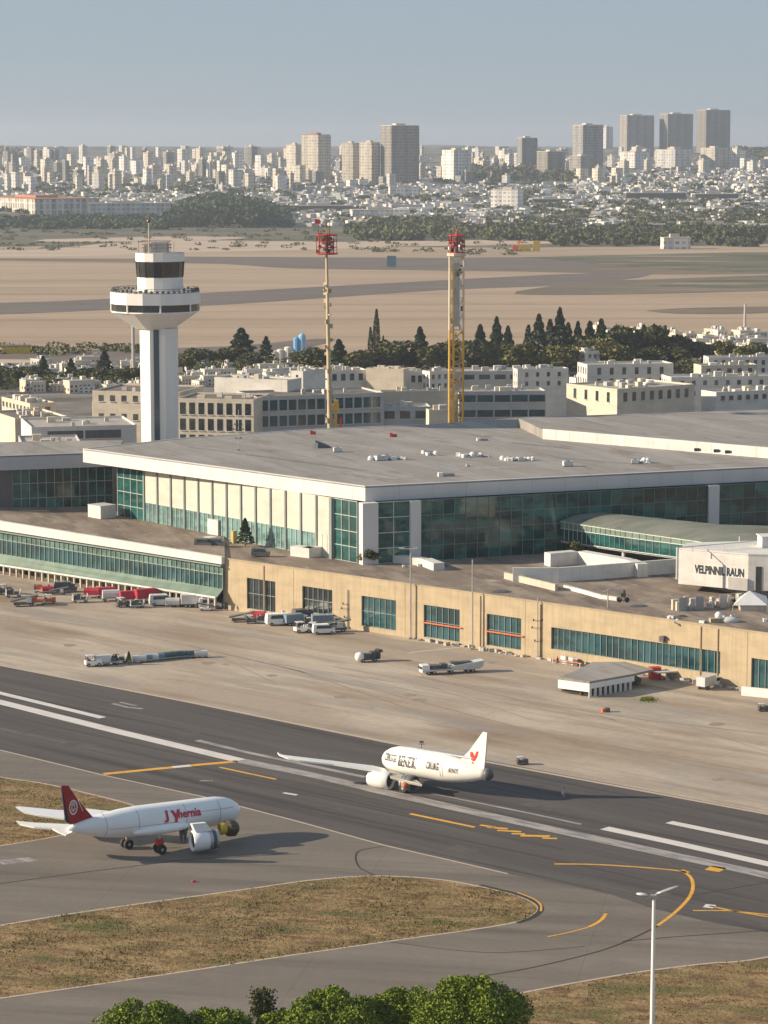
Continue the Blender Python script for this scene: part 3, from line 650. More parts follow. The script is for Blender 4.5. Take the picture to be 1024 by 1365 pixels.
for k in range(len(E)-1):
    nseg = 5
    for i in range(nseg):
        a, b_ = E[k].lerp(E[k+1], i/nseg), E[k].lerp(E[k+1], (i+1)/nseg)
        for z0_, z1_, mi in ((zl, 19.6, 0), (19.6, a.z, 1)):
            g.add([(a.x, a.y, z0_), (b_.x, b_.y, z0_), (b_.x, b_.y, z1_), (a.x, a.y, z1_)], [(0, 1, 2, 3)], mi)
        f.box((a.x, a.y-.1, zl), (.13, .2, a.z-zl))
    for z_ in (zl, 19.6, E[k].z-.2): f.tube((E[k].x, E[k].y-.12, z_), (E[k+1].x, E[k+1].y-.12, z_ if z_ < 20 else E[k+1].z-.2), .12, n=4)
o = build('glazing', g, [m_glassg, m_canopy], r); build('mullions', f, m_mulll, o)
mb = MB(); lo = [(p.x, p.y+.4) for p in E]+[(p.x, p.y) for p in Bq[::-1]]; mb.prism(lo, zl-.5, zl); build('floor_slab', mb, m_gry, r)
for k in (2, 4, 6): build('pillar', MB().tube((E[k].x, E[k].y+2, DECK), (E[k].x, E[k].y+2, zl), .5), m_fascia, r)

def wallthing(name, pts, z0, z1, th, m, label, cat='wall', cap=None):
    """free-standing wall through pixel points of its top edge"""
    q = [P(a, b, z1) for a, b in pts]; mb = MB()
    for i in range(len(q)-1):
        W_ = Wall(q[i], q[i+1]); wseg(mb, W_, 0, (W_.B-W_.A).length, z0, z1, -th, 0)
    o = build(name, mb, m); return tag(o, label, cat)
wallthing('ramp_wall', [(684, 757), (745, 757), (800, 753), (905, 745)], DECK, 16.6, .8, m_wht, 'white ramp wall running to the lettered white building')
wallthing('ramp_wall', [(734, 738), (770, 735), (833, 746), (850, 752)], DECK, 16.4, 3, m_wht, 'pale curved ramp slab under the green glass concourse')
wallthing('low_wall', [(672, 763), (740, 779)], DECK, 14.6, .8, m_cream, 'low cream wall in front of the white ramp wall')
wallthing('low_wall', [(751, 780), (775, 786), (800, 793), (822, 796)], DECK, 13.9, .8, m_wht, 'low stepped white kerb wall beside the bicycle-like machine on the flat roof')
wallthing('planter_wall', [(508, 739), (561, 744.5), (578, 751)], DECK, 14.9, 3, m_wht, 'long white planter box in front of the dark terminal glass')
wallthing('planter_wall', [(387, 728), (412, 731), (443, 727)], DECK, 15.6, 3, m_wht, 'white planter box at the foot of the cream blinds')
# white building
Tz = 23.5
c0, c1, c2 = P(905, 731, Tz), P(998, 739, Tz), P(1120, 742, Tz)
W1, W2 = Wall(c0, c1), Wall(c1, c2); l1, l2 = (W1.B-W1.A).length, (W2.B-W2.A).length
r = thing('lettered_building', (c0.x, c0.y, DECK), 'white box-shaped building with large dark lettering on its front', 'building')
far0 = P(930, 718, Tz+.0)
mb = MB(); b0 = Tz-10.2
poly = [c0, c1, c2, P(1120, 716, Tz), P(915, 722, Tz)]
mb.prism(poly, 14.8, Tz-.25); build('wall', mb, m_wht, r)
mb = MB(); wseg(mb, W1, .05, l1, Tz-.2, Tz+.2, -.5, .1); wseg(mb, W2, 0, l2, Tz-.2, Tz+.15, -.5, .1); build('parapet', mb, m_fascia, r)
mb = MB().prism([c0+Vector((8, 4, 0)), c1+Vector((1, 3, 0)), c2+Vector((0, 3, 0)), P(1120, 718, Tz)], DECK-.1, 14.8); build('base_wall', mb, m_gry, r)
a_, z_ = W1.sz(990, 775); mb = MB(); wseg(mb, W1, l1-5.0, l1+.02, 14.7, 17.6, .02, .35); build('step_block', mb, m_gry, r)
mb = MB(); wseg(mb, W2, 1.8, 3.2, 13.2, 20.6, .0, .1); build('door', mb, m_dark, r)
def text_mesh(s, size=1.0, bold=.0):
    cu = bpy.data.curves.new('lettering', 'FONT'); cu.body = s; cu.size = size; cu.offset = bold; cu.resolution_u = 2; cu.extrude = 0
    ob = bpy.data.objects.new('lettering', cu); me = bpy.data.meshes.new_from_object(ob)
    V = [tuple(v.co) for v in me.vertices]; F = [tuple(p.vertices) for p in me.polygons]
    bpy.data.objects.remove(ob); bpy.data.meshes.remove(me); bpy.data.curves.remove(cu); return V, F
def text_on(name, s, fn, x0, x1, y0, y1, m, parent, bold=.03, th=None):
    V, F = text_mesh(s, 1, bold); xs_ = [v[0] for v in V]; ys_ = [v[1] for v in V]
    ax_, bx_, ay_, by_ = min(xs_), max(xs_), min(ys_), max(ys_)
    Q = [fn(x0+(v[0]-ax_)/(bx_-ax_)*(x1-x0), y0+(v[1]-ay_)/(by_-ay_)*(y1-y0)) for v in V]
    return build(name, (Q, F), m, parent)
m_letter = flat('dark_lettering', (.03, .04, .045), .4, .3, 3)
ta, tz = W1.sz(926, 763); tb, _ = W1.sz(992, 768); tz0 = W1.sz(926, 764)[1]; tz1 = W1.sz(926, 752.5)[1]
text_on('lettering', 'VELPINNIL RAUN', lambda a, b: W1.at(a, b, .05), ta, tb, tz0, tz1, m_letter, r, .04)
rl = MB()
q0, q1 = P(903, 730, Tz+1.2), P(1024, 720, Tz+1.2)
rl.tube(q0, q1, .12, n=5)
rl.tube(q0, (q0.x, q0.y, DECK+4), .25, n=6)
for i in range(7):
    p = q0.lerp(q1, i/6); rl.tube(p, p-Vector((0, 0, 1.3)), .1, n=5)
rl.tube((q0.lerp(q1, .68)), q0.lerp(q1, .68)+Vector((0, 0, 1.5)), .12, n=5)
build('pipe_rail', rl, m_fascia, r)
rb_ = P(1018, 727, Tz); tag(build('roof_cabin', MB().box((rb_.x+3, rb_.y, Tz-.2), (8, 5, 2.6), .1).box((rb_.x+3, rb_.y, Tz+2.4), (8.6, 5.6, .2), .1), m_wht), 'white plant cabin on top of the lettered building at the right edge', 'cabin')
# fence cages and clutter in front
r = thing('wire_cage', P(945, 812, DECK), 'wire mesh storage cages with pale crates below the lettered building', 'cage')
mb = MB(); cg = MB()
WC = Wall(P(905, 815, DECK), P(992, 809, DECK))
lc = (WC.B-WC.A).length
for i in range(9):
    wseg(mb, WC, i*lc/8-.05, i*lc/8+.05, DECK, DECK+3.4, 0, .1)
for z_ in (.1, 1.2, 2.3, 3.4): wseg(mb, WC, 0, lc, DECK+z_-.04, DECK+z_+.04, .1, .16)
build('frame', mb, m_met, r)
for i in (0, 2, 5):
    mb = MB(); wseg(mb, WC, i*lc/8+.1, (i+1)*lc/8-.1, DECK, DECK+3.2, -.2, -.05); build('mesh_panel', mb, m_gry, r)
for i in range(26):
    p = WC.at(random.uniform(0, lc), DECK, -random.uniform(1, 4)); mb = MB().box((p.x, p.y, DECK), (random.uniform(.5, 1.4), 1, random.uniform(.6, 3)), random.random())
    tag(build('crate', mb, random.choice([m_wht, m_ltgrey, m_cream, m_gry])), 'pale crate standing inside the wire cage on the flat roof', 'crate', 'crates in the wire cage')
# tent
tc = P(1000, 812, DECK)
r = thing('canopy_tent', tc, 'white peaked canopy tent on the flat roof at the right edge', 'tent')
mb = MB(); b_ = [(tc.x-4.4, tc.y-3, DECK+1.4), (tc.x+3.6, tc.y-3, DECK+1.4), (tc.x+4.4, tc.y+4, DECK+2.4), (tc.x-2.2, tc.y+4, DECK+2.0)]
mb.add(b_+[(tc.x-.2, tc.y, DECK+4.4)], [(0, 1, 4), (1, 2, 4), (2, 3, 4), (3, 0, 4)]); build('canopy', mb, m_white2, r)
for p in b_: build('leg', MB().tube((p[0], p[1], DECK), p, .08, n=5), m_met, r)
build('base_box', MB().box((tc.x+.4, tc.y-1, DECK), (6, 3.5, 1.2)), m_cream, r)

# ------------------------------------------------------------------ control tower
D_T = 848.0
tpx = lambda x, y: PD(x, y, D_T)
ct = tpx(212.5, 500); S = D_T/FPX
def zt(y): return PD(210, y, D_T).z
TX, TY = ct.x, D_T
r = thing('control_tower', (TX, TY, 0), 'white airport control tower with two glazed decks rising behind the terminal', 'tower')
def octa(cx, cy, rad, z, n=8, rot=22.5): return [(cx+rad*math.cos(R(rot+360*i/n)), cy+rad*math.sin(R(rot+360*i/n)), z) for i in range(n)]
m_tw = flat('tower_white', (.74, .72, .68), .6, .05, .2, bump=.1)
mb = MB()      # shaft: octagonal with slight taper, stops under the flare
R0 = 23.8*S/math.cos(R(22.5))
mb.loft([octa(TX, TY, R0*.99, 0), octa(TX, TY, R0*1.04, zt(437))]); build('shaft', mb, m_tw, r)
mb = MB(); ap = R0*math.cos(R(22.5))
mb.hexa([(TX-.3-.9, TY-ap*1.03-.02, 0), (TX-.3+.8, TY-ap*1.03-.02, 0), (TX-.3+.8, TY-ap*1.04-.3, zt(438)), (TX-.3-.9, TY-ap*1.04-.3, zt(438))], (0, -.12, 0)); build('window_strip', mb, flat('slate_glass', (.05, .085, .11), .15, .1), r)
CX = TX-1.0
Rp = 59.0*S/math.cos(R(11.25)); n16 = 16
mb = MB(); mb.loft([octa(CX, TY, R0*1.05, zt(437.5)), octa(CX, TY, 57*S*1.08, zt(415.0))]); build('flare', mb, m_tw, r)
def drum(rad, y0, y1, m, name, n=16, rad2=None, parent=None): return build(name, MB().loft([octa(CX, TY, rad*S/math.cos(R(180/n)), zt(y0), n, 180/n), octa(CX, TY, (rad2 or rad)*S/math.cos(R(180/n)), zt(y1), n, 180/n)]), m, parent or r)
drum(58, 415, 413.5, m_tw, 'deck_sill'); dg = drum(57, 413.5, 404, m_glassk, 'deck_glass')
for i in range(16):
    a = R(360/16*i+180/16); p = (CX+57.5*S/math.cos(R(11.25))*math.cos(a), TY+57.5*S/math.cos(R(11.25))*math.sin(a)); 
    if i % 2 == 0: build('mullion', MB().tube((p[0], p[1], zt(413.5)), (p[0], p[1], zt(404)), .3, n=5), m_tw, dg)
drum(59, 404, 389, m_tw, 'deck_band'); drum(58, 389, 387.8, m_gry, 'deck_roof')
f = MB()       # railing with clutter
for i in range(48):
    a = 2*math.pi*i/48; p = (CX+57*S*math.cos(a), TY+57*S*math.sin(a)); q = (CX+57*S*math.cos(a+.131), TY+57*S*math.sin(a+.131))
    f.tube((*p, zt(388)), (*p, zt(383)), .07, n=4); f.tube((*p, zt(383)), (*q, zt(383)), .09, n=4); f.tube((*p, zt(385.5)), (*q, zt(385.5)), .05, n=4)
    f.box((p[0]*.995+CX*.005, p[1], zt(388)), (.9, .9, random.uniform(.3, 1.1)), a)
build('railing', f, m_dkgrey, r)
CX = TX+.6
drum(30, 389, 369, m_tw, 'cab_base'); cg = drum(30, 369, 348, m_glassk, 'cab_glass', rad2=31.5)
for i in range(16):
    a = R(360/16*i+180/16); p = Vector((math.cos(a), math.sin(a), 0)); c_ = Vector((CX, TY, 0))
    build('mullion', MB().tube(c_+p*30.3*S*1.02+Vector((0, 0, zt(369))), c_+p*31.8*S*1.02+Vector((0, 0, zt(348))), .11, n=4), m_dkgrey, cg)
drum(32, 348, 337, m_tw, 'cab_roof'); drum(31.5, 337, 336.4, m_gry, 'cab_top')
f = MB()
for i in range(30):
    a = random.uniform(0, 6.28); rr = random.uniform(.3, 1)*25*S; p = (CX-1+rr*math.cos(a), TY+rr*math.sin(a))
    f.tube((*p, zt(337)), (*p, zt(random.uniform(320, 333))), .07, n=4)
for z_ in (330, 326, 321): 
    for i in range(12):
        a = 2*math.pi*i/12; b2 = a+.52; rr = 20*S
        f.tube((CX-1+rr*math.cos(a), TY+rr*math.sin(a), zt(z_)), (CX-1+rr*math.cos(b2), TY+rr*math.sin(b2), zt(z_)), .08, n=4)
build('aerial_cage', f, flat('rusty_steel', (.14, .09, .06), .8, .3), r)
build('equipment_hut', MB().box((CX, TY, zt(337)), (5, 5, 3.4)).box((CX-4, TY-1, zt(337)), (1.6, 1.6, 2.4)), m_gry, r)
px_ = tpx(199, 300)
mb = MB().tube((px_.x, TY-2, zt(337)), (px_.x, TY-2, zt(296)), .28, .18, n=6); build('antenna_mast', mb, m_cream, r)
build('lamp', MB().ball((px_.x, TY-2, zt(294.5)), .6), flat('red_lens', (.2, .03, .02), .4), r)

# ------------------------------------------------------------------ tall masts behind the terminal
m_bark0 = flat('rust_brown', (.16, .06, .04), .8, .3)
m_mred = flat('mast_red', (.42, .03, .03), .6, .25, 1)
def head(r, X, Y, z0, z1, rad, red=m_mred):
    f = MB(); n = 8
    for z_ in (z0, z0+(z1-z0)*.33, z0+(z1-z0)*.66, z1):
        for i in range(n):
            a, b2 = 2*math.pi*i/n, 2*math.pi*(i+1)/n; k = rad*(1.06 if z_ == z0 else 1)
            f.tube((X+k*math.cos(a), Y+k*math.sin(a), z_), (X+k*math.cos(b2), Y+k*math.sin(b2), z_), .28 if z_ in (z0, z1) else .12, n=5)
    for i in range(n):
        a = 2*math.pi*i/n; f.tube((X+rad*math.cos(a), Y+rad*math.sin(a), z0), (X+rad*math.cos(a), Y+rad*math.sin(a), z1), .14, n=4)
    build('gallery', f, red, r)
    build('gallery_floor', MB().lathe((X, Y, z0), [(.2, -.4), (rad, -.1), (rad, .15), (.2, .2)], 12), red, r)
    f = MB()
    for i in range(7):
        a = random.uniform(0, 6.28); f.box((X+rad*.9*math.cos(a), Y+rad*.9*math.sin(a), z0+(z1-z0)*random.choice([0, .05, .62, .66])), (random.uniform(.8, 1.8), .25, random.uniform(.8, 2.0)), a+1.57)
    build('panel', f, m_bark0, r); build('core', MB().tube((X, Y, z0), (X, Y, z1), .6, n=8), m_dkgrey, r)
    for i in range(22):
        a = 2*math.pi*i/22*3.1; p = (X+rad*random.uniform(.4, .95)*math.cos(a), Y+rad*.8*math.sin(a), z0+random.uniform(.1, .9)*(z1-z0))
        build('floodlight', MB().box(p, (.9, .7, 1.1), a), random.choice([m_dkgrey, m_dkgrey, m_white2, m_bark0, red]), r)
D1 = 880; z_ = lambda y, D: PD(512, y, D).z
r = thing('lighting_mast', PD(438, 600, D1).xy.to_3d(), 'slim cream pole mast topped by a red lamp gallery left of the photo centre', 'mast')
b0, t0 = PD(440, 575, D1), PD(435.5, 340, D1)
mb = MB(); mb.tube((b0.x, D1, 0), b0, .9, .85, n=10); mb.tube(b0, (t0.x, D1, t0.z), .85, .42, n=10); build('pole', mb, flat('cream_pole', (.52, .42, .26), .6, .15, .4), r)
f = MB()
for i in range(46):
    y = random.uniform(380, 572); k = (y-340)/235; x = t0.x+(b0.x-t0.x)*k; s = random.uniform(-1, 1); a = random.uniform(0, 6.28)
    f.box((x+1.0*math.cos(a), D1+1.0*math.sin(a), z_(y, D1)), (random.uniform(.3, 1.2), .5, random.uniform(.3, 1.6)), a)
build('rungs', f, flat('weathered_cream', (.45, .34, .2), .8, .2), r)
head(r, t0.x, D1, z_(338, D1), z_(313, D1), 13.5*D1/FPX)
f = MB()
for i in range(9): 
    X = t0.x+random.uniform(-3.2, 1.5); f.tube((X, D1+random.uniform(-2, 2), z_(313, D1)), (X, D1, z_(random.uniform(293, 306), D1)), .1, n=4)
f.tube((t0.x, D1, z_(340, D1)), (t0.x, D1, z_(296, D1)), .2, n=6); f.tube((t0.x-4, D1, z_(303, D1)), (t0.x+2, D1, z_(301, D1)), .15, n=4)
build('aerials', f, flat('ochre_metal', (.35, .22, .08), .6, .2), r)
build('beacon', MB().box((t0.x-2.9, D1, z_(298, D1)), (1.6, 1.4, 1.4)), m_red, r)
D2 = 950; X2 = PD(608.5, 430, D2).x; hw = 9.2*D2/FPX
r = thing('lattice_mast', (X2, D2, 0), 'square yellow lattice steel mast with a red top gallery', 'mast')
m_y = flat('yellow_steel', (.58, .34, .05), .5, .15, .5); m_w = flat('pale_steel', (.60, .52, .38), .5, .15, .5)
for (za, zb, m, nm) in ((0, z_(440, D2), m_y, 'lower_lattice'), (z_(440, D2), z_(342, D2), m_w, 'upper_lattice')):
    f = MB(); cs = [(-hw, -hw), (hw, -hw), (hw, hw), (-hw, hw)]
    for a, b2 in cs: f.tube((X2+a, D2+b2, za), (X2+a, D2+b2, zb), .34, n=6)
    n = int((zb-za)/4.6); h = (zb-za)/n
    for i in range(n):
        for k in range(4):
            p, q = cs[k], cs[(k+1) % 4]; zz = za+i*h
            f.tube((X2+p[0], D2+p[1], zz), (X2+q[0], D2+q[1], zz+h), .14, n=4); f.tube((X2+q[0], D2+q[1], zz), (X2+p[0], D2+p[1], zz+h), .14, n=4)
            f.tube((X2+p[0], D2+p[1], zz), (X2+q[0], D2+q[1], zz), .14, n=4)
    build(nm, f, m, r)
build('cable_duct', MB().box((X2-hw*.45, D2-hw-.3, 0), (.7, .5, z_(350, D2))), m_y, r)
build('lift_cage', MB().box((X2, D2, z_(435, D2)), (2.2, 2.2, z_(350, D2)-z_(435, D2))), flat('pale_blue_panel', (.38, .46, .52), .5, .3, .8), r)
f = MB()
for i in range(60):
    zz = random.uniform(0, z_(345, D2)); f.box((X2+random.uniform(-hw, hw), D2+random.uniform(-hw, hw), zz), (random.uniform(.2, 1), .3, random.uniform(.3, 2)), random.random())
build('cable_clutter', f, flat('brown_cable', (.22, .13, .07), .8, .3), r)
head(r, X2, D2, z_(337, D2), z_(314, D2), 10.5*D2/FPX); build('top_spike', MB().tube((X2, D2, z_(314, D2)), (X2, D2, z_(306, D2)), .5, .2), m_red, r)
build('collar', MB().lathe((X2, D2, z_(341, D2)), [(2, -.5), (3.4, 0), (3.4, 1), (2, 1.2)], 10), m_w, r)
# yellow hoist and red ladder at the foot of the slim mast
hp = PD(448, 560, 905); r = thing('hoist', (hp.x, 905, 0), 'small yellow hoist rig with red ladder beside the slim mast foot', 'hoist')
build('frame', MB().box((hp.x, 905, 0), (.8, .8, z_(545, 905))).box((hp.x-1, 905, z_(548, 905)), (4, 1.4, 2.4)).box((hp.x-1.8, 905, z_(566, 905)), (1.4, 1.4, 3)).box((hp.x, 905, z_(541, 905)), (1.6, 1.6, 2)), m_y, r)
build('ladder', MB().box((hp.x+1.6, 904, 0), (.6, .4, z_(556, 905))), m_red, r)
# slim chimney and thin poles in the fields
for (x, yb, yt, rr, lab) in ((993, 436, 405, .9, 'plain brown chimney standing in the field behind the white houses'), (178, 492, 432, 1.0, 'pale pole standing just behind the tower shaft'), (402, 470, 445, .5, 'thin dark stack beside the blue tank')):
    p = P(x, yb); t = PD(x, yt, p.y); tag(build('pole', MB().tube(p, (p.x, p.y, t.z), rr, rr*.8, n=8), m_gry), lab, 'chimney' if 'chimney' in lab else 'pole')

# ------------------------------------------------------------------ buildings of the town behind
m_glassw = glass('town_window', (.05, .06, .065), (.12, .13, .13))
def bmat(c, name): return streaked(name, tuple(x*.98 for x in c), tuple(x*.7 for x in c))
WALLS = [bmat((.66, .58, .46), 'ivory_wall'), bmat((.70, .66, .60), 'chalk_wall'), bmat((.60, .52, .41), 'sand_wall'), bmat((.50, .49, .47), 'ash_wall')]
m_rl = sheet('pale_roof', [(.42, .39, .35), (.30, .27, .24), (.5, .47, .43)], .4, [(1, (.1, .2, 0), 2, .4, .6), (2, (.05, .1, 0), 2, .55, .7)]); m_rb = sheet('brown_roof', [(.20, .17, .14), (.13, .11, .10)], .4, [(1, (.05, .2, 0), 2, .4, .6)])
def corner(px_c, py_c, z, xl, xr, yaw):
    c = P(px_c, py_c, z); a = R(yaw); dR = Vector((math.cos(a), math.sin(a), 0)); dL = Vector((-math.sin(a), math.cos(a), 0))
    def t(d, x):
        k = (x-512)/FPX; return (k*(cp*c.y+(CAM_H-z)*sp)-c.x)/(d.x-k*cp*d.y)
    return c, dL, abs(t(dL, xl)), dR, abs(t(dR, xr))
def bldg(px_c, py_c, z, xl, xr, yaw, label, wall=0, roof=None, rows=2, fl=4.2, winL=(3.0, 1.6, 2), winR=(3.0, 1.6, 2), para=.7, name='town_building', cat='building', gm=None, group=None, maxl=None, z0=0, extras=2):
    c, dL, wl, dR, wr = corner(px_c, py_c, z, xl, xr, yaw)
    wl = min(wl, maxl or 32)
    r = thing(name, (c.x, c.y, z0), label, cat, group); q = [c, c+dR*wr, c+dR*wr+dL*wl, c+dL*wl]
    build('wall', MB().prism(q, z0, z-.1), WALLS[wall] if isinstance(wall, int) else wall, r)
    mb = MB()
    for i in range(4):
        A, B = q[i], q[(i+1) % 4]; d = (B-A).normalized(); n = Vector((d.y, -d.x, 0)); o_ = .12
        mb.hexa([A+n*o_-d*(-.0), B+n*o_, B-n*.35, A-n*.35], (0, 0, -para-.1)) if False else mb.hexa([Vector((A.x, A.y, z-.1))+n*.02, Vector((B.x, B.y, z-.1))+n*.02, Vector((B.x, B.y, z+para))+n*.02, Vector((A.x, A.y, z+para))+n*.02], -n*.4)
    build('parapet', mb, WALLS[wall] if isinstance(wall, int) else wall, r)
    q2 = [(q[0].x+(q[2].x-q[0].x)*.01, q[0].y+(q[2].y-q[0].y)*.01), (q[1].x+(q[3].x-q[1].x)*.01, q[1].y+(q[3].y-q[1].y)*.01), (q[2].x+(q[0].x-q[2].x)*.01, q[2].y+(q[0].y-q[2].y)*.01), (q[3].x+(q[1].x-q[3].x)*.01, q[3].y+(q[1].y-q[3].y)*.01)]
    build('roof', MB().prism(q2, z-.1, z+.05), roof or m_rl, r)
    for (A, d, L, spec) in ((q[3], (q[0]-q[3]).normalized(), wl, winL), (q[0], dR, wr, winR)):
        if not spec: continue
        pitch, wd, ht = spec; n = min(24, max(1, int(L/pitch))); nn = Vector((d.y, -d.x, 0)); m0 = (L-n*pitch)/2
        for j in range(rows):
            zz = z-.9-ht-j*fl
            if zz < z0+.3: continue
            for i in range(n):
                p = A+d*(m0+i*pitch+(pitch-wd)/2); mb = MB()
                a4 = [Vector((p.x, p.y, zz)), Vector((p.x, p.y, zz))+d*wd, Vector((p.x, p.y, zz+ht))+d*wd, Vector((p.x, p.y, zz+ht))]
                mb.hexa([v+nn*.0 for v in a4], nn*.06); mb.hexa([a4[0]-d*.15, a4[1]+d*.15, a4[1]+d*.15-Vector((0, 0, .25)), a4[0]-d*.15-Vector((0, 0, .25))], nn*.3, 1)
                build('window', mb, [gm or m_glassw, WALLS[1]], r)
    for i in range(extras+5):
        u, v = random.uniform(.2, .8), random.uniform(.2, .8); p = c+dR*wr*u+dL*wl*v; s = random.uniform(.8, 3.6)
        build('roof_housing', MB().box((p.x, p.y, z), (s, s*.7, random.uniform(1, 2.4)), R(yaw)), WALLS[random.choice([0, 1, 3])], r)
    return r
bldg(342, 531, 26, 316, 512, 20, 'grey office block with two rows of teal windows behind the terminal roof', 3, m_rb, 3, 6.0, None, (3.75, 3.0, 4), gm=m_glassb, name='office_block', extras=0, maxl=30)
bldg(236, 533, 26, 200, 338, -12, 'cream office wing with dark window bays right of the control tower', 0, m_rb, 3, 6.0, None, (3.6, 2.2, 4.4), gm=m_glassk, name='office_block', maxl=25, extras=0)
bldg(123, 523, 27, 74, 238, -14, 'cream building with brown roof and square windows left of the control tower', 0, m_rb, 2, 7, (9, 2.2, 4.5), (4.6, 2.0, 2.4), name='office_block', extras=0)
bldg(42, 572, 24, 28, 182, 14, 'low pale building with a dark window strip at the left edge', 1, m_rl, 1, 5, None, (13, 12.4, 2.8), name='low_block', extras=3, gm=m_dkgrey)  # window strip in flat dark grey
bldg(383, 509, 30, 280, 402, 65, 'long plain white box building above the office roof', 1, m_rl, 0, 4, None, None, name='warehouse', extras=1)
bldg(404, 497, 30, 388, 434, 60, 'small white rooftop block between the long white box and the slim mast', 1, m_rl, 1, 4, (4, 1, 1), None, extras=1)
bldg(538, 494, 22, 488, 545, 70, 'tan windowless block left of the lattice mast', 2, m_rl, 1, 4, None, None, name='warehouse')
bldg(437, 496, 21, 425, 490, 15, 'white flat with dark window bays beside the tan block', 1, m_rl, 1, 4, None, (4, 2, 3))
bldg(545, 498, 20, 541, 566, 10, 'narrow white house with three dark windows right of the tan block', 1, m_rl, 1, 4, None, (3, 1.8, 3))
bldg(573, 497, 21, 563, 607, 30, 'white house with a tall window beside the lattice mast', 1, m_rl, 2, 4, (3, 1.2, 2), (3.2, 1.4, 2))
bldg(508, 524, 22, 505, 612, 8, 'low tan block in front of the white houses left of the lattice mast', 2, m_rl, 0, 4, None, None, extras=4)
bldg(505, 545, 20, 500, 575, 6, 'grey shed with a dark opening behind the terminal roof edge', 3, m_rl, 1, 4, None, (6, 4, 3), extras=0)
bldg(572, 549, 22, 568, 600, 10, 'small cream kiosk block behind the terminal roof edge', 0, m_rl, 0, 4, None, None, extras=0)
bldg(606, 497, 20, 598, 748, 6, 'long low building with grey roof right of the lattice mast', 3, m_rl, 1, 4, None, (7, 5, 2.2), extras=5)
bldg(612, 524, 22, 606, 728, 5, 'long grey block with dark window strip at the lattice mast foot', 3, m_rl, 2, 6, None, (7, 6.4, 2.8), gm=m_glassb, extras=4)
bldg(690, 494, 22, 684, 758, 14, 'white cluttered house block left of the large white building', 1, m_rl, 2, 4, (3, 1, 2), (5, 1.4, 2), extras=6)
bldg(783, 488, 20, 770, 898, 12, 'white long house with flat projecting roof in the middle right town', 1, m_rl, 2, 5, (4, 1.5, 3), (6, 1.8, 3.2), extras=5)
bldg(823, 521, 24, 728, 926, 35, 'large cream building with a row of dark windows right behind the terminal', 0, m_rl, 1, 6, (7, 1.8, 4), (4.6, 2.0, 3.6), name='office_block', extras=8)
bldg(895, 505, 22, 882, 1060, 10, 'wide white building behind the large cream building', 1, m_rl, 2, 4.5, (3, 1, 2), (5, 1.6, 2), extras=9)
bldg(945, 478, 16, 938, 1080, 6, 'white apartment row with tall narrow windows in the right of the town', 1, m_rl, 3, 4, (3, 1, 2), (4, 1.6, 2.4), extras=6)
bldg(780, 470, 12, 772, 800, 20, 'small pale house half hidden by the conifer belt', 1, m_rl)
bldg(935, 489, 20, 925, 1010, 12, 'pale block with projecting roof between white houses on the right', 0, m_rl, 2, 4, None, (5, 2, 2), extras=5)
bldg(955, 525, 20, 935, 1050, 25, 'low white block behind the bushes at the right edge', 1, m_rl, 1, 4, None, (4, 2, 2), extras=5)
bldg(40, 540, 20, 0, 74, 28, 'sand coloured house with rooftop clutter at the left edge', 2, m_rl, 1, 4, (4, 2, 2), (4, 2, 2), extras=8)
bldg(20, 560, 18, -20, 90, 24, 'small grey roofed block below the sand coloured house', 0, m_rb, 0, 4, None, None, extras=8)
bldg(150, 548, 20, 120, 195, 20, 'balconied pale block just left of the tower shaft', 1, m_rl, 2, 3, None, (2.5, 1.2, 1.8), extras=6)
bldg(30, 597, 22, -30, 110, 10, 'flat grey service roof at the left edge behind the glass terminal', 3, m_rl, 0, 4, None, None, extras=5)
# blue and white plant
r = thing('tank_plant', P(402, 478), 'white and blue storage tanks in front of the sand field', 'tank')
for x, h, m in ((396, 27, flat('blue_tank', (.12, .32, .55), .5, .1)), (403, 31, flat('sky_blue_tank', (.25, .48, .70), .5, .1)), (384, 15, m_wht), (374, 12, m_wht), (366, 10, m_wht), (413, 14, m_wht), (420, 10, m_wht)):
    p = P(x, 478); build('tank', MB().lathe(p, [(.3, 0), (2.1, 0), (2.1, h*.42), (1.4, h*.45), (.1, h*.47)], 12), m, r)
# filler houses
def house_proto(k):
    r = proto('town_house'); w_, d_, h = random.uniform(9, 18), random.uniform(8, 14), random.uniform(5, 9); m = WALLS[(0, 1, 1, 2, 1, 3)[k % 6]]
    build('wall', MB().box((0, 0, 0), (w_, d_, h)), m, r); build('parapet', MB().box((0, 0, h), (w_+.3, d_+.3, .5)), WALLS[1], r)
    build('roof', MB().box((0, 0, h+.5), (w_-.3, d_-.3, .04)), m_rl, r)
    for s in range(int(w_/3)):
        for j in range(int(h/3)): build('window', MB().box((-w_/2+1.5+s*3, -d_/2-.02, 1+j*3), (1.3, .12, 1.5)), m_glassw, r)
    for s in range(int(d_/4)): build('window', MB().box((-w_/2-.02, -d_/2+2+s*4, 2), (.12, 1.3, 1.5)), m_glassk, r)
    build('stairwell', MB().box((w_*.2, d_*.1, h+.5), (3, 3, 2.2)), m, r); build('water_tank', MB().lathe((-w_*.25, 0, h+.5), [(.1, 0), (.7, 0), (.7, 1.6), (.1, 1.9)], 8), m_ltgrey, r)
    return r
HP = [house_proto(k) for k in range(8)]
def fill(n, x0, x1, y0, y1, label, group, s0=.6, s1=1.1):
    for i in range(n):
        p = P(random.uniform(x0, x1), random.uniform(y0, y1)); 
        place(random.choice(HP), p, R(random.uniform(5, 40)), (random.uniform(s0, s1)*1.1, random.uniform(s0, s1), random.uniform(s0, s1)), label, 'house', group)
fill(60, 0, 200, 488, 524, 'small pale flat-roofed house among trees in the left of the town', 'houses in the left of the town', .4, .8)
fill(45, 240, 480, 486, 515, 'small pale flat-roofed house behind the office blocks', 'houses behind the office blocks', .4, .8)
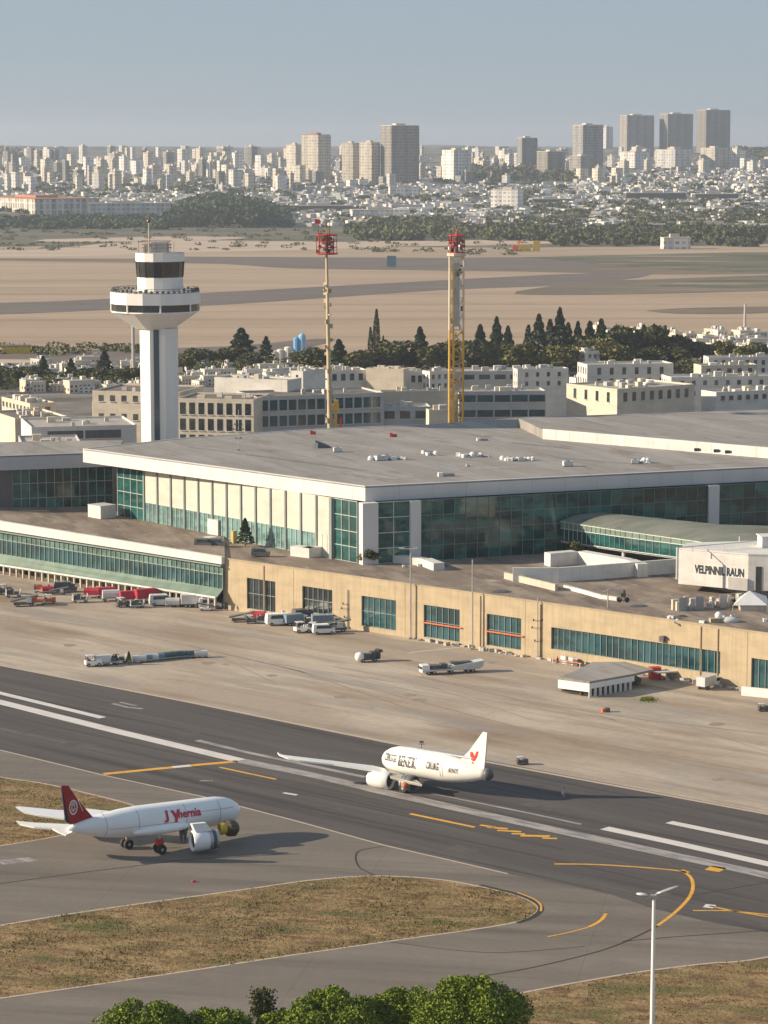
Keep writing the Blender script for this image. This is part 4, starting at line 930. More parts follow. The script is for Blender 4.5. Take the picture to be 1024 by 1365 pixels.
fill(60, 790, 1030, 446, 476, 'small white house at the edge of the sand field on the right', 'houses at the edge of the sand field', .5, 1.0)
fill(50, 690, 1030, 500, 560, 'small white flat-roofed house in the right of the town', 'houses in the right of the town', .5, .9)
fill(12, 0, 120, 560, 620, 'low pale rooftop house behind the left glass terminal', 'houses behind the left terminal', .5, .8)

# ------------------------------------------------------------------ trees
def crown_pts(kind, n, h, rad):
    if kind == 'cone':
        t = rng.random(n)**.75; z = h*(.12+.88*t); k = (1-t)**.8*rad*(1+.22*np.sin(t*34)); a = rng.random(n)*6.283; q = np.sqrt(rng.random(n))*.35+.65
        return np.stack([k*q*np.cos(a), k*q*np.sin(a), z], 1)
    if kind == 'spindle':
        t = rng.random(n); z = h*(.05+.95*t); k = rad*np.sin(np.pi*np.clip(t*.85+.12, 0, 1))**.7*(1-.55*t); a = rng.random(n)*6.283; q = rng.random(n)*.4+.6
        return np.stack([k*q*np.cos(a), k*q*np.sin(a), z], 1)
    nb = 9 if kind == 'broad' else 16; out = []
    for i in range(nb):
        a = rng.random()*6.283; rr = rad*.62*math.sqrt(rng.random()); c = np.array([rr*math.cos(a), rr*math.sin(a), h*(.42+.36*rng.random()*(1-.5*rr/rad))]); s = rad*(.34+.22*rng.random())
        d = rng.normal(size=(n//nb, 3)); d /= np.linalg.norm(d, axis=1)[:, None]; d *= (s*(.72+.33*rng.random(n//nb)))[:, None]; d[:, 2] *= .8
        out.append(c+d)
    return np.concatenate(out)
m_bark = flat('bark', (.11, .08, .055), .9, .3, 2)
LM = dict(dark=leafm('conifer_leaves', (.022, .038, .016), (.075, .105, .040)), mid=leafm('tree_leaves', (.045, .060, .020), (.14, .155, .055), (.12, .11, .045)), olive=leafm('olive_leaves', (.07, .075, .022), (.20, .18, .06)))
def tree_proto(kind, col, h, rad, n, s, name):
    r = proto(name); V, F_ = leafquads(crown_pts(kind, n, h, rad), s*rng.uniform(.6, 1.3, n if kind in ('cone', 'spindle') else len(crown_pts(kind, n, h, rad))), 0)
    build('crown', (V, F_), LM[col], r, local=False)
    mb = MB(); top = h*(.85 if kind in ('cone', 'spindle') else .5); mb.tube((0, 0, -.2), (0, 0, top), rad*.09, rad*.03, n=7)
    if kind not in ('cone', 'spindle'):
        for i in range(6):
            a = i*1.05; mb.tube((0, 0, h*(.2+.03*i)), (rad*.6*math.cos(a), rad*.6*math.sin(a), h*.6), rad*.05, rad*.015, n=5)
    build('trunk', mb, m_bark, r); return r
TP = {}
for k in range(3):
    TP['cone', k] = tree_proto('cone', 'dark', 20, 4.2, 1500, .9, 'conifer_tree'); TP['spindle', k] = tree_proto('spindle', 'dark', 22, 2.4, 1200, .7, 'cypress_tree')
    TP['broad', k] = tree_proto('broad', 'mid', 14, 6.5, 1800, 1.0, 'broadleaf_tree'); TP['olive', k] = tree_proto('broad', 'olive', 11, 6, 1600, .9, 'olive_tree')
def tr(kind, x, yb, yt, label, group, wd=1.0):
    if kind != 'spindle': yt -= 3; wd *= 1.25
    p = P(x, yb); h = PD(x, yt, p.y).z*random.uniform(.88, 1.08); pr = TP[kind if random.random() < .75 or kind != 'broad' else 'olive', random.randrange(3)]; base = {'cone': 20, 'spindle': 22, 'broad': 13, 'olive': 10.5}[kind]; s = h/base
    return place(pr, p, random.uniform(0, 6), (s*wd, s*wd, s), label, 'tree', group)
BELT = 'trees of the belt between town and field'
tr('spindle', 502, 474, 411, 'tallest dark cypress left of the lattice mast', None, 1.0); tr('spindle', 494, 474, 438, 'short cypress on the left side of the tallest cypress', None, 1.2); tr('spindle', 511, 474, 444, 'short cypress on the right side of the tallest cypress', None, 1.2)
for x, yb, yt, kd, wd in [(322, 488, 438, 'cone', 1.9), (300, 492, 462, 'broad', 1.1), (355, 486, 452, 'cone', 1.3), (262, 492, 464, 'broad', 1.2), (245, 496, 474, 'olive', 1), (335, 494, 470, 'broad', 1.2), (400, 494, 468, 'broad', 1), (425, 498, 462, 'broad', 1), (452, 500, 456, 'cone', 1.5), (475, 500, 458, 'broad', 1.1),
                          (480, 496, 470, 'broad', 1.1), (498, 498, 468, 'broad', 1.1), (525, 498, 456, 'broad', 1), (540, 496, 466, 'broad', 1), (560, 498, 442, 'cone', 1.1), (575, 500, 452, 'broad', .9), (590, 500, 460, 'broad', 1), (605, 498, 450, 'broad', .9), (625, 500, 452, 'broad', .9), (640, 500, 440, 'cone', 1),
                          (648, 500, 452, 'broad', .8), (662, 494, 422, 'cone', .8), (677, 496, 438, 'cone', .9), (690, 500, 460, 'olive', 1), (704, 490, 426, 'spindle', 1.6), (718, 492, 426, 'cone', .9), (733, 488, 418, 'spindle', 1.7), (746, 488, 418, 'cone', .8), (757, 492, 430, 'cone', .9), (770, 490, 428, 'cone', .8), (786, 492, 434, 'cone', 1),
                          (801, 490, 426, 'cone', 1), (806, 494, 444, 'broad', .8), (720, 500, 462, 'broad', 1), (750, 500, 462, 'olive', .9), (790, 496, 446, 'olive', .9), (812, 498, 460, 'olive', 1), (830, 490, 432, 'broad', .8), (845, 488, 444, 'broad', .9), (858, 484, 434, 'spindle', 1.6), (872, 486, 432, 'broad', .7), (886, 484, 432, 'cone', .9),
                          (900, 486, 450, 'broad', 1), (918, 486, 450, 'broad', 1), (936, 486, 452, 'broad', .9), (870, 492, 464, 'broad', 1), (850, 494, 466, 'broad', 1), (905, 492, 466, 'broad', 1), (965, 482, 444, 'broad', .8), (990, 484, 456, 'broad', .9), (1012, 480, 458, 'broad', 1)]:
    lab = {'cone': 'dark conifer in the tree belt between the town and the sand field', 'spindle': 'narrow dark cypress in the tree belt between the town and the sand field', 'broad': 'dark green leafy tree in the tree belt between the town and the sand field', 'olive': 'yellowish green tree in the tree belt between the town and the sand field'}[kd]
    tr(kd, x, yb, yt, lab, BELT+' '+kd.replace('cone', 'conifer').replace('spindle', 'cypress'), wd)
for x, yb, yt in [(5, 512, 486), (18, 514, 490), (32, 512, 492), (46, 514, 490), (58, 512, 480), (72, 514, 494), (95, 514, 478), (110, 514, 492), (125, 514, 492), (140, 512, 472), (158, 514, 494), (-6, 524, 478), (170, 512, 490), (182, 514, 488)]:
    tr('cone' if yt < 484 else 'broad', x, yb, yt, 'dark tree among small white houses left of the control tower', 'trees left of the control tower', 1.25)
for x, yb, yt, lab in [(930, 556, 516, 'left conifer of the pair behind the terminal roof at right'), (952, 556, 522, 'leafy tree right of the conifer behind the terminal roof'), (975, 555, 526, 'round tree behind the rear roof block near the right edge'), (996, 552, 510, 'tall tree behind the rear roof block near the right edge'), (1012, 554, 520, 'tree at the right edge behind the rear roof block')]:
    tr('cone' if 'conifer' in lab else 'broad', x, yb, yt, lab, None, 1.1)
# foreground trees: crowns just reach into the frame
m_fl = leafm('foreground_leaves', (.055, .09, .009), (.23, .285, .022), (.15, .21, .016)); LM['fore'] = m_fl
def foretree(xc, ytop, halfw, D, label, n):
    t = PD(xc, ytop, D); h = t.z; rad = halfw*D/FPX; r = thing('bushy_tree', (t.x, D, 0), label, 'tree')
    pts = []
    for i in range(26):
        a = rng.random()*6.283; rr = rad*.8*math.sqrt(rng.random()); s = rad*(.20+.14*rng.random()); zc = h-s*1.0-(rr/rad)**2*rad*.55-rng.random()*.5
        d = rng.normal(size=(n//26, 3)); d /= np.linalg.norm(d, axis=1)[:, None]; d *= (s*(.70+.36*rng.random(n//26)))[:, None]; pts.append(np.array([rr*math.cos(a), rr*math.sin(a), zc])+d)
    d = rng.normal(size=(n//3, 3)); d /= np.linalg.norm(d, axis=1)[:, None]; d *= rad*.75*(.8+.2*rng.random(n//3))[:, None]; d[:, 2] *= .5; pts.append(d+np.array([0, 0, h-rad*.75]))
    c = np.concatenate(pts); V, F_ = leafquads(c, .27*rng.uniform(.6, 1.3, len(c))); V = V+np.array([t.x, D, 0])
    build('crown', (V, F_), m_fl, r)
    mb = MB().tube((t.x, D, 0), (t.x, D, h-rad), .45, .3)
    for i in range(6): mb.tube((t.x, D, h-rad*1.4), (t.x+rad*.6*math.cos(i), D+rad*.6*math.sin(i), h-rad*.4), .2, .06, n=5)
    build('trunk', mb, m_bark, r)
foretree(190, 1331, 72, 338, 'leftmost bright green bushy crown at the bottom edge', 15000)
foretree(290, 1342, 60, 340, 'low bright green crown between the leftmost crown and the twiggy sapling', 12000)
foretree(380, 1345, 45, 342, 'low bright green crown at the foot of the twiggy sapling', 9000)
foretree(447, 1318, 80, 338, 'bright green bushy crown right of the twiggy sapling', 17000)
foretree(548, 1314, 62, 342, 'left half of the widest bright green crown group at the bottom', 14000)
foretree(626, 1301, 84, 334, 'largest rightmost bright green bushy crown at the bottom edge', 22000)
t = PD(357, 1318, 345); r = thing('sapling', (t.x, 345, 0), 'thin twiggy dark sapling poking up between the green crowns', 'tree')
c = np.concatenate([np.stack([rng.normal(0, .5+.02*0, 900)+dx, rng.normal(0, .5, 900), t.z-rng.random(900)**.8*hh], 1) for dx, hh in ((0, 5.5), (-1.2, 4.0))]); V, F_ = leafquads(c, .3); build('crown', (V+np.array([t.x, 345, 0]), F_), LM['mid'], r)
build('trunk', MB().tube((t.x, 345, 0), (t.x, 345, t.z-.3), .2, .04).tube((t.x, 345, t.z-6), (t.x-1.3, 345, t.z-2.6), .1, .03), m_bark, r)
# street lamp in the foreground
Dl = 342; lt = PD(872, 1196, Dl); lb = PD(872, 1300, Dl)
r = thing('floodlight_mast', (lt.x, Dl, 0), 'tall white lamp pole with two heads in the bottom right foreground', 'street lamp')
build('pole', MB().tube((lt.x, Dl, 0), (lt.x, Dl, lt.z), .36, .22, n=12), m_white2, r)
build('crossarm', MB().tube((lt.x-.9, Dl, lt.z-.1), (lt.x+.6, Dl, lt.z+.05), .14, n=8).box((lt.x, Dl, lt.z-.2), (.9, .5, .5)), m_met, r)
def headl(x, z, dx, dz, l): 
    mb = MB(); d = Vector((dx, 0, dz)).normalized(); u = Vector((0, 1, 0)); v = d.cross(u); rings = []
    for t_, ww, hh in ((0, .18, .10), (.2, .38, .16), (.6, .46, .18), (.9, .3, .12), (1, .08, .05)):
        c_ = Vector((x, Dl, z))+d*l*t_; rings.append([c_+u*ww*math.cos(k*math.pi/5)+v*hh*math.sin(k*math.pi/5) for k in range(10)])
    return mb.loft(rings)
build('lamp_head', headl(lt.x+.4, lt.z+.5, 1, .35, 3.0), m_met, r, smooth=True); build('lamp_head', headl(lt.x-.9, lt.z+.3, -1, .12, 1.4), m_white2, r, smooth=True)
build('bracket', MB().tube((lt.x, Dl, lt.z), (lt.x+.6, Dl, lt.z+.7), .12).tube((lt.x-.5, Dl, lt.z), (lt.x-1.2, Dl, lt.z+.4), .1), m_met, r)

# ------------------------------------------------------------------ aircraft
class Frame:                              # local frame: a = metres forward from the tail end, s = metres to starboard, h = height
    def __init__(s, tail, nose): s.o = tail; s.f = nose-tail; s.L = s.f.length; s.f.normalize(); s.r = s.f.cross(Vector((0, 0, 1))).normalized(); s.u = s.r.cross(s.f).normalized()
    def __call__(s, a, st, h): return s.o+s.f*a+s.r*st+s.u*h
def fuselage(fr, prof, n=28):
    return MB().loft([[fr(a, r_*math.cos(2*math.pi*k/n), dz+r_*math.sin(2*math.pi*k/n)) for k in range(n)] for a, r_, dz in prof])
m_air = flat('aircraft_white', (.80, .80, .80), .28, .04, .3, world=False); m_airw = flat('aircraft_cream', (.82, .80, .75), .28, .03, .3, world=False)
m_tailred = flat('tail_red', (.33, .012, .022), .35, .1); m_navy = flat('navy_paint', (.012, .014, .035), .4, .1); m_tyre = m_blk
m_chrome = flat('engine_metal', (.45, .46, .48), .3, .1, 2, metal=.6); m_panel = flat('panel_line_grey', (.28, .28, .30), .6, .1)
def wheel(parent, c, ax, rad=.62, wd=.45):
    o = build('wheel', MB().tube(c-ax*wd/2, c+ax*wd/2, rad, n=16), m_tyre, parent); build('rim', MB().tube(c-ax*(wd/2+.03), c+ax*(wd/2+.03), rad*.32, n=10), m_met, o)
def gear(root, c, ax, top, red=False, gap=.62):
    g = build('landing_gear', MB().tube((c.x, c.y, .62), (c.x, c.y, top), .17, .24, n=8).tube(Vector((c.x, c.y, .62))-ax*gap, Vector((c.x, c.y, .62))+ax*gap, .14, n=8), m_met, root)
    for s in (-1, 1): wheel(g, Vector((c.x, c.y, .86))+ax*gap*s, ax, .86, .6)
    if red: build('gear_door', MB().box((c.x, c.y, 1.5), (1.2, 1.0, 1.1), .4), m_red, g)
def nacelle(root, c, d, rad, l, m, fan=m_dark, ribbed=True, hub=True):
    """c = centre of the open end facing the viewer, d = direction along the engine"""
    u = d.cross(Vector((0, 0, 1))).normalized(); v = u.cross(d); n = 24
    ring = lambda t, r_: [c+d*t+u*r_*math.cos(2*math.pi*k/n)+v*r_*math.sin(2*math.pi*k/n) for k in range(n)]
    o = build('engine', MB().loft([ring(.5, rad*.80), ring(0.05, rad*.86), ring(0, rad*.93), ring(.12, rad), ring(l*.35, rad*1.03), ring(l*.75, rad*.96), ring(l, rad*.82)], cap=False), m, root, smooth=True)
    build('fan', MB().loft([ring(.55, .05), ring(.5, rad*.84)], cap=False), fan, o); 
    f = MB()
    for k in range(16):
        a = 2*math.pi*k/16; p = c+d*.42; q = u*math.cos(a)+v*math.sin(a); q2 = u*math.cos(a+.16)+v*math.sin(a+.16)
        f.add([p+q*rad*.2, p+q2*rad*.2, p+q2*rad*.8, p+q*rad*.8], [(0, 1, 2, 3)])
    build('fan_blades', f, m_dkgrey, o)
    if hub: build('spinner', MB().loft([ring(-.05, .06), ring(.2, rad*.11), ring(.5, rad*.16)]), m_dkgrey, o)
    if ribbed:
        for i in range(3): build('cowl_ring', MB().loft([ring(l*(.80+.16*i), rad*(.99-.05*i)), ring(l*(.93+.16*i), rad*(1.0-.05*i))]), m_chrome if i % 2 == 0 else m_dkgrey, o)
    return o
# --- red-tailed jet
fr = Frame(P(90, 1106, 5.9), P(319.5, 1077.5, 4.6)); L = fr.L; RF = 2.62
r = thing('airliner', P(215, 1133), 'white airliner with a dark red tail fin taxiing at the left between the grass islands', 'airplane', 'airliners on the pavement')
prof = [(0, .25, .1), (1.2, .75, .15), (3.5, 1.35, .1), (6.5, 2.0, 0), (10, 2.45, 0), (13.5, RF, 0), (L-8, RF, 0), (L-5, RF*.98, 0), (L-3.2, RF*.90, -.05), (L-1.8, RF*.74, -.12), (L-.8, RF*.52, -.2), (L-.2, RF*.26, -.28), (L, .05, -.3)]
fus = build('fuselage', fuselage(fr, prof), m_air, r, smooth=True)
def skin(fr, a, h, off=.03, side=1):
    rr = RF
    for (a0, r0, _), (a1, r1, _) in zip(prof, prof[1:]):
        if a0 <= a <= a1: rr = r0+(r1-r0)*(a-a0)/(a1-a0)
    return fr(a, side*(math.sqrt(max(.01, rr*rr-h*h))+off), h)
mb = MB()      # panel lines on the starboard side
for a in (6.5, 12.5, L-12.5, L-5.6):
    for i in range(16):
        h0, h1 = -1.9+i*.27, -1.9+(i+1)*.27
        mb.add([skin(fr, a, h0, .015), skin(fr, a+.09, h0, .015), skin(fr, a+.09, h1, .015), skin(fr, a, h1, .015)], [(0, 1, 2, 3)])
for h in (.9, .92-1.3):
    aa = (7, L-14) if h < 0 else (L-14, L-2.6)
    for i in range(24):
        a0, a1 = aa[0]+(aa[1]-aa[0])*i/24, aa[0]+(aa[1]-aa[0])*(i+1)/24
        mb.add([skin(fr, a0, h, .015), skin(fr, a1, h, .015), skin(fr, a1, h+.07, .015), skin(fr, a0, h+.07, .015)], [(0, 1, 2, 3)])
build('panel_lines', mb, m_panel, fus)
m_redlet = flat('red_lettering', (.5, .03, .06), .5, .15)
text_on('lettering', 'hernia', lambda a, b: skin(fr, a, b, .15), L-14.2, L-9.6, .3, 1.75, m_redlet, fus, .03)
text_on('lettering', 'Y', lambda a, b: skin(fr, a, b, .15), L-15.6, L-13.6, -.9, 1.7, m_redlet, fus, .06)
text_on('lettering', 'J', lambda a, b: skin(fr, a, b, .15), L-17.0, L-16.1, -.2, 1.8, m_redlet, fus, .05)
WF = Wall(fr.o, fr.o+fr.f*L)
def finpoly(pts, th, m, name, parent, off=0):
    q = [WF.px(a, b) for a, b in pts]; mb = MB(); n = len(q); nn = WF.n
    vs = [p+nn*(th/2+off) for p in q]+[p-nn*(th/2) for p in q]
    mb.add(vs, [tuple(range(n)), tuple(range(2*n-1, n-1, -1))]+[(i, n+i, n+(i+1) % n, (i+1) % n) for i in range(n)])
    return build(name, mb, m, parent)
fin = finpoly([(81.5, 1047), (90.5, 1047), (103, 1066), (125, 1091), (112, 1095), (95, 1098.5), (92, 1098)], .36, m_tailred, 'tail_fin', r)
finpoly([(81.5, 1049), (92, 1098), (87, 1095), (83, 1060)], .30, m_navy, 'rudder', fin)
cc = WF.px(97, 1076); mb = MB(); u_, v_ = WF.d, Vector((0, 0, 1)); nn = WF.n*.22
def ring2(r0, r1, asp=.75, n=24, a0=0, a1=6.2832, c=cc):
    for k in range(n):
        a, b2 = a0+(a1-a0)*k/n, a0+(a1-a0)*(k+1)/n
        mb.add([c+nn+u_*rr*asp*math.cos(t)+v_*rr*math.sin(t) for rr, t in ((r0, a), (r1, a), (r1, b2), (r0, b2))], [(0, 1, 2, 3)])
ring2(1.02, 1.3, .62); ring2(.35, .5, .7); ring2(.62, .74, .62, 12, 3.4, 6.0); ring2(.66, .84, .62, 8, .6, 2.6)
for (x0, y0, x1, y1) in ((1.0, 1.2, 2.2, -.9),):
    p, q = cc+nn+u_*x0*.8+v_*y0, cc+nn+u_*x1*.8+v_*y1; mb.add([p, q, q+u_*.12, p+u_*.12], [(0, 1, 2, 3)])
build('round_emblem', mb, flat('emblem_white', (.75, .70, .70), .5, .05), fin)
def slab(pts, zf, th, m, name, parent, smooth=False):
    q = [P(a, b, z) for (a, b), z in zip(pts, zf)]; mb = MB(); n = len(q); c = sum(q, Vector())/n
    q2 = [c+(p-c)*.96-Vector((0, 0, th)) for p in q]
    mb.add(q+q2, [tuple(range(n)), tuple(range(2*n-1, n-1, -1))]+[(i, n+i, n+(i+1) % n, (i+1) % n) for i in range(n)])
    return build(name, mb, m, parent)
slab([(20, 1075.5), (27, 1075), (80, 1080), (112, 1077.5), (150, 1081.5), (172, 1086), (160, 1093), (125, 1088.5), (85, 1091), (50, 1086), (30, 1082)], [5.4, 5.4, 5, 4.8, 4.6, 4.4, 4.4, 4.6, 5, 5.2, 5.4], .35, m_air, 'wing', r)
slab([(21, 1094), (45, 1096.5), (78, 1098), (92, 1098.5), (104, 1104), (97, 1109), (88, 1113), (78, 1108.5), (70, 1104), (45, 1102), (25, 1098)], [6.1, 6.0, 5.9, 5.8, 5.7, 5.5, 5.2, 5.6, 5.9, 6.0, 6.1], .3, m_airw, 'tailplane', r)
# wing root fairing, engine, gear
ca = fr(15.5, 2.0, -1.25); mb = MB(); rings = []
for t_, rr in ((-6, .15), (-5.2, .55), (-3, .95), (0, 1.1), (2.5, 1.05), (4.2, .8), (5.2, .3)):
    rings.append([ca+fr.f*(t_+1.8)+fr.r*(rr*1.1*math.cos(k*math.pi/7)+.5)+fr.u*(rr*.8*math.sin(k*math.pi/7)+.02*t_) for k in range(14)])
build('wing_root', mb.loft(rings), m_air, r, smooth=True)
ec = P(254, 1122, 0); ec = PD(255.5, 1121.5, P(262, 1139).y); ec.z = max(ec.z, 2.1)
ed = Vector((.93, .37, 0)).normalized(); en = nacelle(r, ec, ed, 1.78, 3.7, m_air)
py_ = MB(); top = ec+ed*1.6+Vector((0, 0, 3.2)); q = [ec+ed*.3+Vector((0, 0, 1.7)), ec+ed*3.2+Vector((0, 0, 1.7)), top+ed*.6, top-ed*1.9]
py_.hexa(q, fr.r*.8); build('pylon', py_, m_air, r)
m_ye = flat('yellow_engine', (.62, .42, .03), .4, .2, 1)
e2 = PD(292, 1105, ec.y+5); e2 = Vector((e2.x, e2.y, e2.z)); u = nacelle(r, e2, ed, 1.05, 1.5, m_ye, ribbed=False); 
e3 = e2+ed*1.0; build('engine_core', MB().loft([[e3+ed*t_+fr.r*rr*math.cos(k*math.pi/6)+Vector((0, 0, rr*math.sin(k*math.pi/6))) for k in range(12)] for t_, rr in ((0, 1.0), (.6, 1.5), (1.6, 1.55), (2.2, 1.0))]), flat('burnt_metal', (.06, .045, .02), .4, .5, 1.5), r)
gax = fr.r.copy(); gax.z = 0; gax.normalize()
gear(r, P(213, 1138), gax, 3.4, True); gear(r, P(169, 1131), gax, 3.6)
for x in (242, 247): 
    p = P(x, 1131, 0); build('gear_strut', MB().loft([[(p.x-.5, p.y, 3.5), (p.x+.5, p.y, 3.5), (p.x+.5, p.y+.3, 3.5), (p.x-.5, p.y+.3, 3.5)], [(p.x-.1, p.y, 1.2), (p.x+.1, p.y, 1.2), (p.x+.1, p.y+.1, 1.2), (p.x-.1, p.y+.1, 1.2)]]), m_dkgrey, r)
p = P(317, 1113, 0); n0 = Vector(fr(L-1.6, 0, -1.6)); build('nose_gear', MB().loft([[n0+Vector((a, b, 0)) for a, b in ((-.35, 0), (.35, 0), (.35, .3), (-.35, .3))], [Vector((n0.x+.1+a, n0.y+b, 1.2)) for a, b in ((-.45, 0), (.35, 0), (.35, .3), (-.45, .3))], [Vector((n0.x+.3+a, n0.y+b, .0)) for a, b in ((-.1, 0), (.1, 0), (.1, .1), (-.1, .1))]]), m_dkgrey, r)
# --- white jet
RF2 = 2.75; nose, tail = P(511, 1009, 4.6), P(650, 1033, 4.7); fr2 = Frame(tail, nose); L2_ = fr2.L
r = thing('airliner', P(575, 1057), 'cream white airliner with a red bird mark on its tail fin standing on the runway', 'airplane', 'airliners on the pavement')
prof2 = [(0, .7, .1), (1, 1.1, .1), (3.2, 1.75, .05), (6.5, 2.35, 0), (10, RF2, 0), (L2_-6, RF2, 0), (L2_-3.6, RF2*.93, 0), (L2_-2, RF2*.78, -.1), (L2_-.9, RF2*.56, -.15), (L2_-.25, RF2*.28, -.2), (L2_, .06, -.2)]
fus = build('fuselage', fuselage(fr2, prof2), m_airw, r, smooth=True); prof = prof2; RF = RF2
m_dl = flat('grey_lettering', (.10, .09, .085), .5, .2)
sk = lambda a, b: skin(fr2, -a, b, .13, -1)
text_on('lettering', 'CPASTEI', sk, -L2_*.92, -L2_*.79, .1, 1.5, m_dl, fus, .03); text_on('lettering', 'BENEIRI', sk, -L2_*.77, -L2_*.60, -.4, 1.6, m_dl, fus, .02)
text_on('lettering', 'CHUAG', sk, -L2_*.50, -L2_*.385, .0, 1.4, m_dl, fus, .03); text_on('lettering', 'ANY', sk, -L2_*.30, -L2_*.21, -.1, .8, m_dl, fus, .01)
mb = MB()
for a in (L2_-2.9, L2_-15.6, L2_-16.1):
    for i in range(14):
        h0, h1 = -1.2+i*.22, -1.2+(i+1)*.22
        mb.add([skin(fr2, a, h0, .015, -1), skin(fr2, a+.08, h0, .015, -1), skin(fr2, a+.08, h1, .015, -1), skin(fr2, a, h1, .015, -1)], [(0, 1, 2, 3)])
build('door_lines', mb, m_panel, fus)
mb = MB()      # spine fairing along the roof
rings = [[fr2(a, .2+w_*math.cos(k*math.pi/5), RF2*.97+h_*math.sin(k*math.pi/5)) for k in range(10)] for a, w_, h_ in ((2.5, .2, .1), (3.5, .6, .3), (9, .7, .3), (L2_-7, .7, .28), (L2_-5, .5, .1))]
build('spine', mb.loft(rings), m_met, r); sp_ = fr2(L2_-9, .3, RF2); build('antenna', MB().tube(sp_, sp_+Vector((0, 0, 1.4)), .06).tube(sp_+Vector((-.6, 0, .9)), sp_+Vector((.6, 0, .9)), .06).box(sp_+Vector((0, 0, 1.2)), (.8, .4, .3)), m_dkgrey, r)
WF = Wall(fr2.o, fr2.o+fr2.f*L2_)
fin = finpoly([(644.5, 975.5), (650, 977), (648, 1005), (645.5, 1029), (632, 1026), (610, 1017), (626, 1001)], .36, m_airw, 'tail_fin', r)
m_vr = flat('mark_red', (.62, .045, .02), .5, .15); mb = MB(); nn = WF.n*.22
def mpx(pts): q = [WF.px(a, b)+nn for a, b in pts]; mb.add(q, [tuple(range(len(q)))])
mpx([(628, 1001.5), (631.5, 1002.5), (633.5, 1008), (632.5, 1015), (629.5, 1013), (627.7, 1007)]); mpx([(633.5, 1008), (636, 1001.5), (639, 1001.5), (637.5, 1008), (635, 1013), (632.5, 1015)]); mpx([(629.5, 1014.5), (633, 1016.5), (632, 1019.5), (630.2, 1019)])
build('red_emblem', mb, m_vr, fin)
build('tail_cap', MB().loft([[fr2(a, rr*math.cos(k*math.pi/7), .1+rr*math.sin(k*math.pi/7)) for k in range(14)] for a, rr in ((.3, 1.2), (-.4, 1.15), (-1.0, .7), (-1.3, .2))]), m_dkgrey, r, smooth=True)
wr = fr2(L2_-9, -2.2, -1.2)
def pw(x, y, z): return P(x, y, z)
q = [P(512, 1024, 3.2), P(497, 1020.5, 3.4), P(440, 1013.5, 4.3), P(395, 1009.5, 5.0), P(380, 1007, 5.4), P(370, 1002.5, 6.0), P(372, 1005.5, 5.7), P(384, 1010.5, 5.2), P(400, 1013.2, 4.9), P(445, 1018.5, 4.2), P(495, 1026.5, 3.4), P(520, 1032, 3.0)]
mb = MB(); n = len(q); mb.add(q+[p-Vector((0, 0, .3)) for p in q], [tuple(range(n)), tuple(range(2*n-1, n-1, -1))]+[(i, n+i, n+(i+1) % n, (i+1) % n) for i in range(n)])
build('wing', mb, m_airw, r)
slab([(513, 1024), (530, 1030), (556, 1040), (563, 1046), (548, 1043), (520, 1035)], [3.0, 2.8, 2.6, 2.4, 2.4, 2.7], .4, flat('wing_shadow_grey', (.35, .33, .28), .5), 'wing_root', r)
Dn = P(505, 1052).y; c1_ = PD(521, 1041, Dn); d1 = Vector((-.86, .51, 0)).normalized()
nacelle(r, c1_, d1, 1.65, 4.6, m_airw, ribbed=False)
c2_ = PD(549, 1045.5, P(548, 1057).y); mb = MB(); o = nacelle(r, c2_+Vector((.6, 0, 0)), Vector((-.8, .6, 0)), 1.6, 2.2, m_dkgrey, fan=m_blk, ribbed=True); build('burner', MB().ball(c2_+Vector((-1.3, -.7, 0)), .6), m_orange, o)
gear(r, P(540, 1056), fr2.r, 2.2, False, .5)

# ------------------------------------------------------------------ ground vehicles (built round the origin, +x forward)
def wheels(r, xs_, ys_, rad=.35, wd=.25):
    for x in xs_:
        for y in ys_: 
            o = build('wheel', MB().tube((x, y-wd/2, rad), (x, y+wd/2, rad), rad, n=12), m_blk, r, local=True); build('rim', MB().tube((x, y-wd/2-.02, rad), (x, y+wd/2+.02, rad), rad*.5, n=8), m_met, o)
def taper(mb, x0, x1, w0, z0, z1, dx0, dx1, w1, m=0):   # box narrowing upward
    vs = [(x0, -w0/2, z0), (x1, -w0/2, z0), (x1, w0/2, z0), (x0, w0/2, z0), (x0+dx0, -w1/2, z1), (x1-dx1, -w1/2, z1), (x1-dx1, w1/2, z1), (x0+dx0, w1/2, z1)]
    return mb.add(vs, [(3, 2, 1, 0), (4, 5, 6, 7), (0, 1, 5, 4), (1, 2, 6, 5), (2, 3, 7, 6), (3, 0, 4, 7)], m)
def van(col):
    r = proto('van'); mb = MB(); taper(mb, -2.6, 2.4, 2.0, .4, 1.3, 0, 0, 2.0); taper(mb, -2.6, 1.9, 2.0, 1.3, 2.3, .15, .9, 1.75); build('body', mb, col, r)
    mb = MB(); taper(mb, -1.9, 1.93, 2.03, 1.38, 2.08, .15, .72, 1.82); build('window', mb, m_glassk, r); wheels(r, (-1.7, 1.6), (-.95, .95))
    for s in (-.7, .7): build('headlight', MB().box((2.4, s, .8), (.1, .35, .22)), m_chrome, r)
    return r
def truck(col, cab):
    r = proto('truck'); mb = MB(); taper(mb, 1.5, 3.3, 2.2, .5, 1.4, 0, 0, 2.2); taper(mb, 1.5, 3.3, 2.2, 1.4, 2.5, 0, .5, 2.0); c = build('cab', mb, cab, r)
    mb = MB(); taper(mb, 1.75, 3.2, 2.24, 1.45, 2.2, 0, .33, 2.1); build('window', mb, m_glassk, c)
    build('cargo_box', MB().box((-1.2, 0, .9), (5, 2.4, 2.2)), col, r); build('chassis', MB().box((0, 0, .55), (6.4, 1, .3)), m_dkgrey, r); wheels(r, (-2.6, -1.7, 2.4), (-.95, .95), .45)
    return r
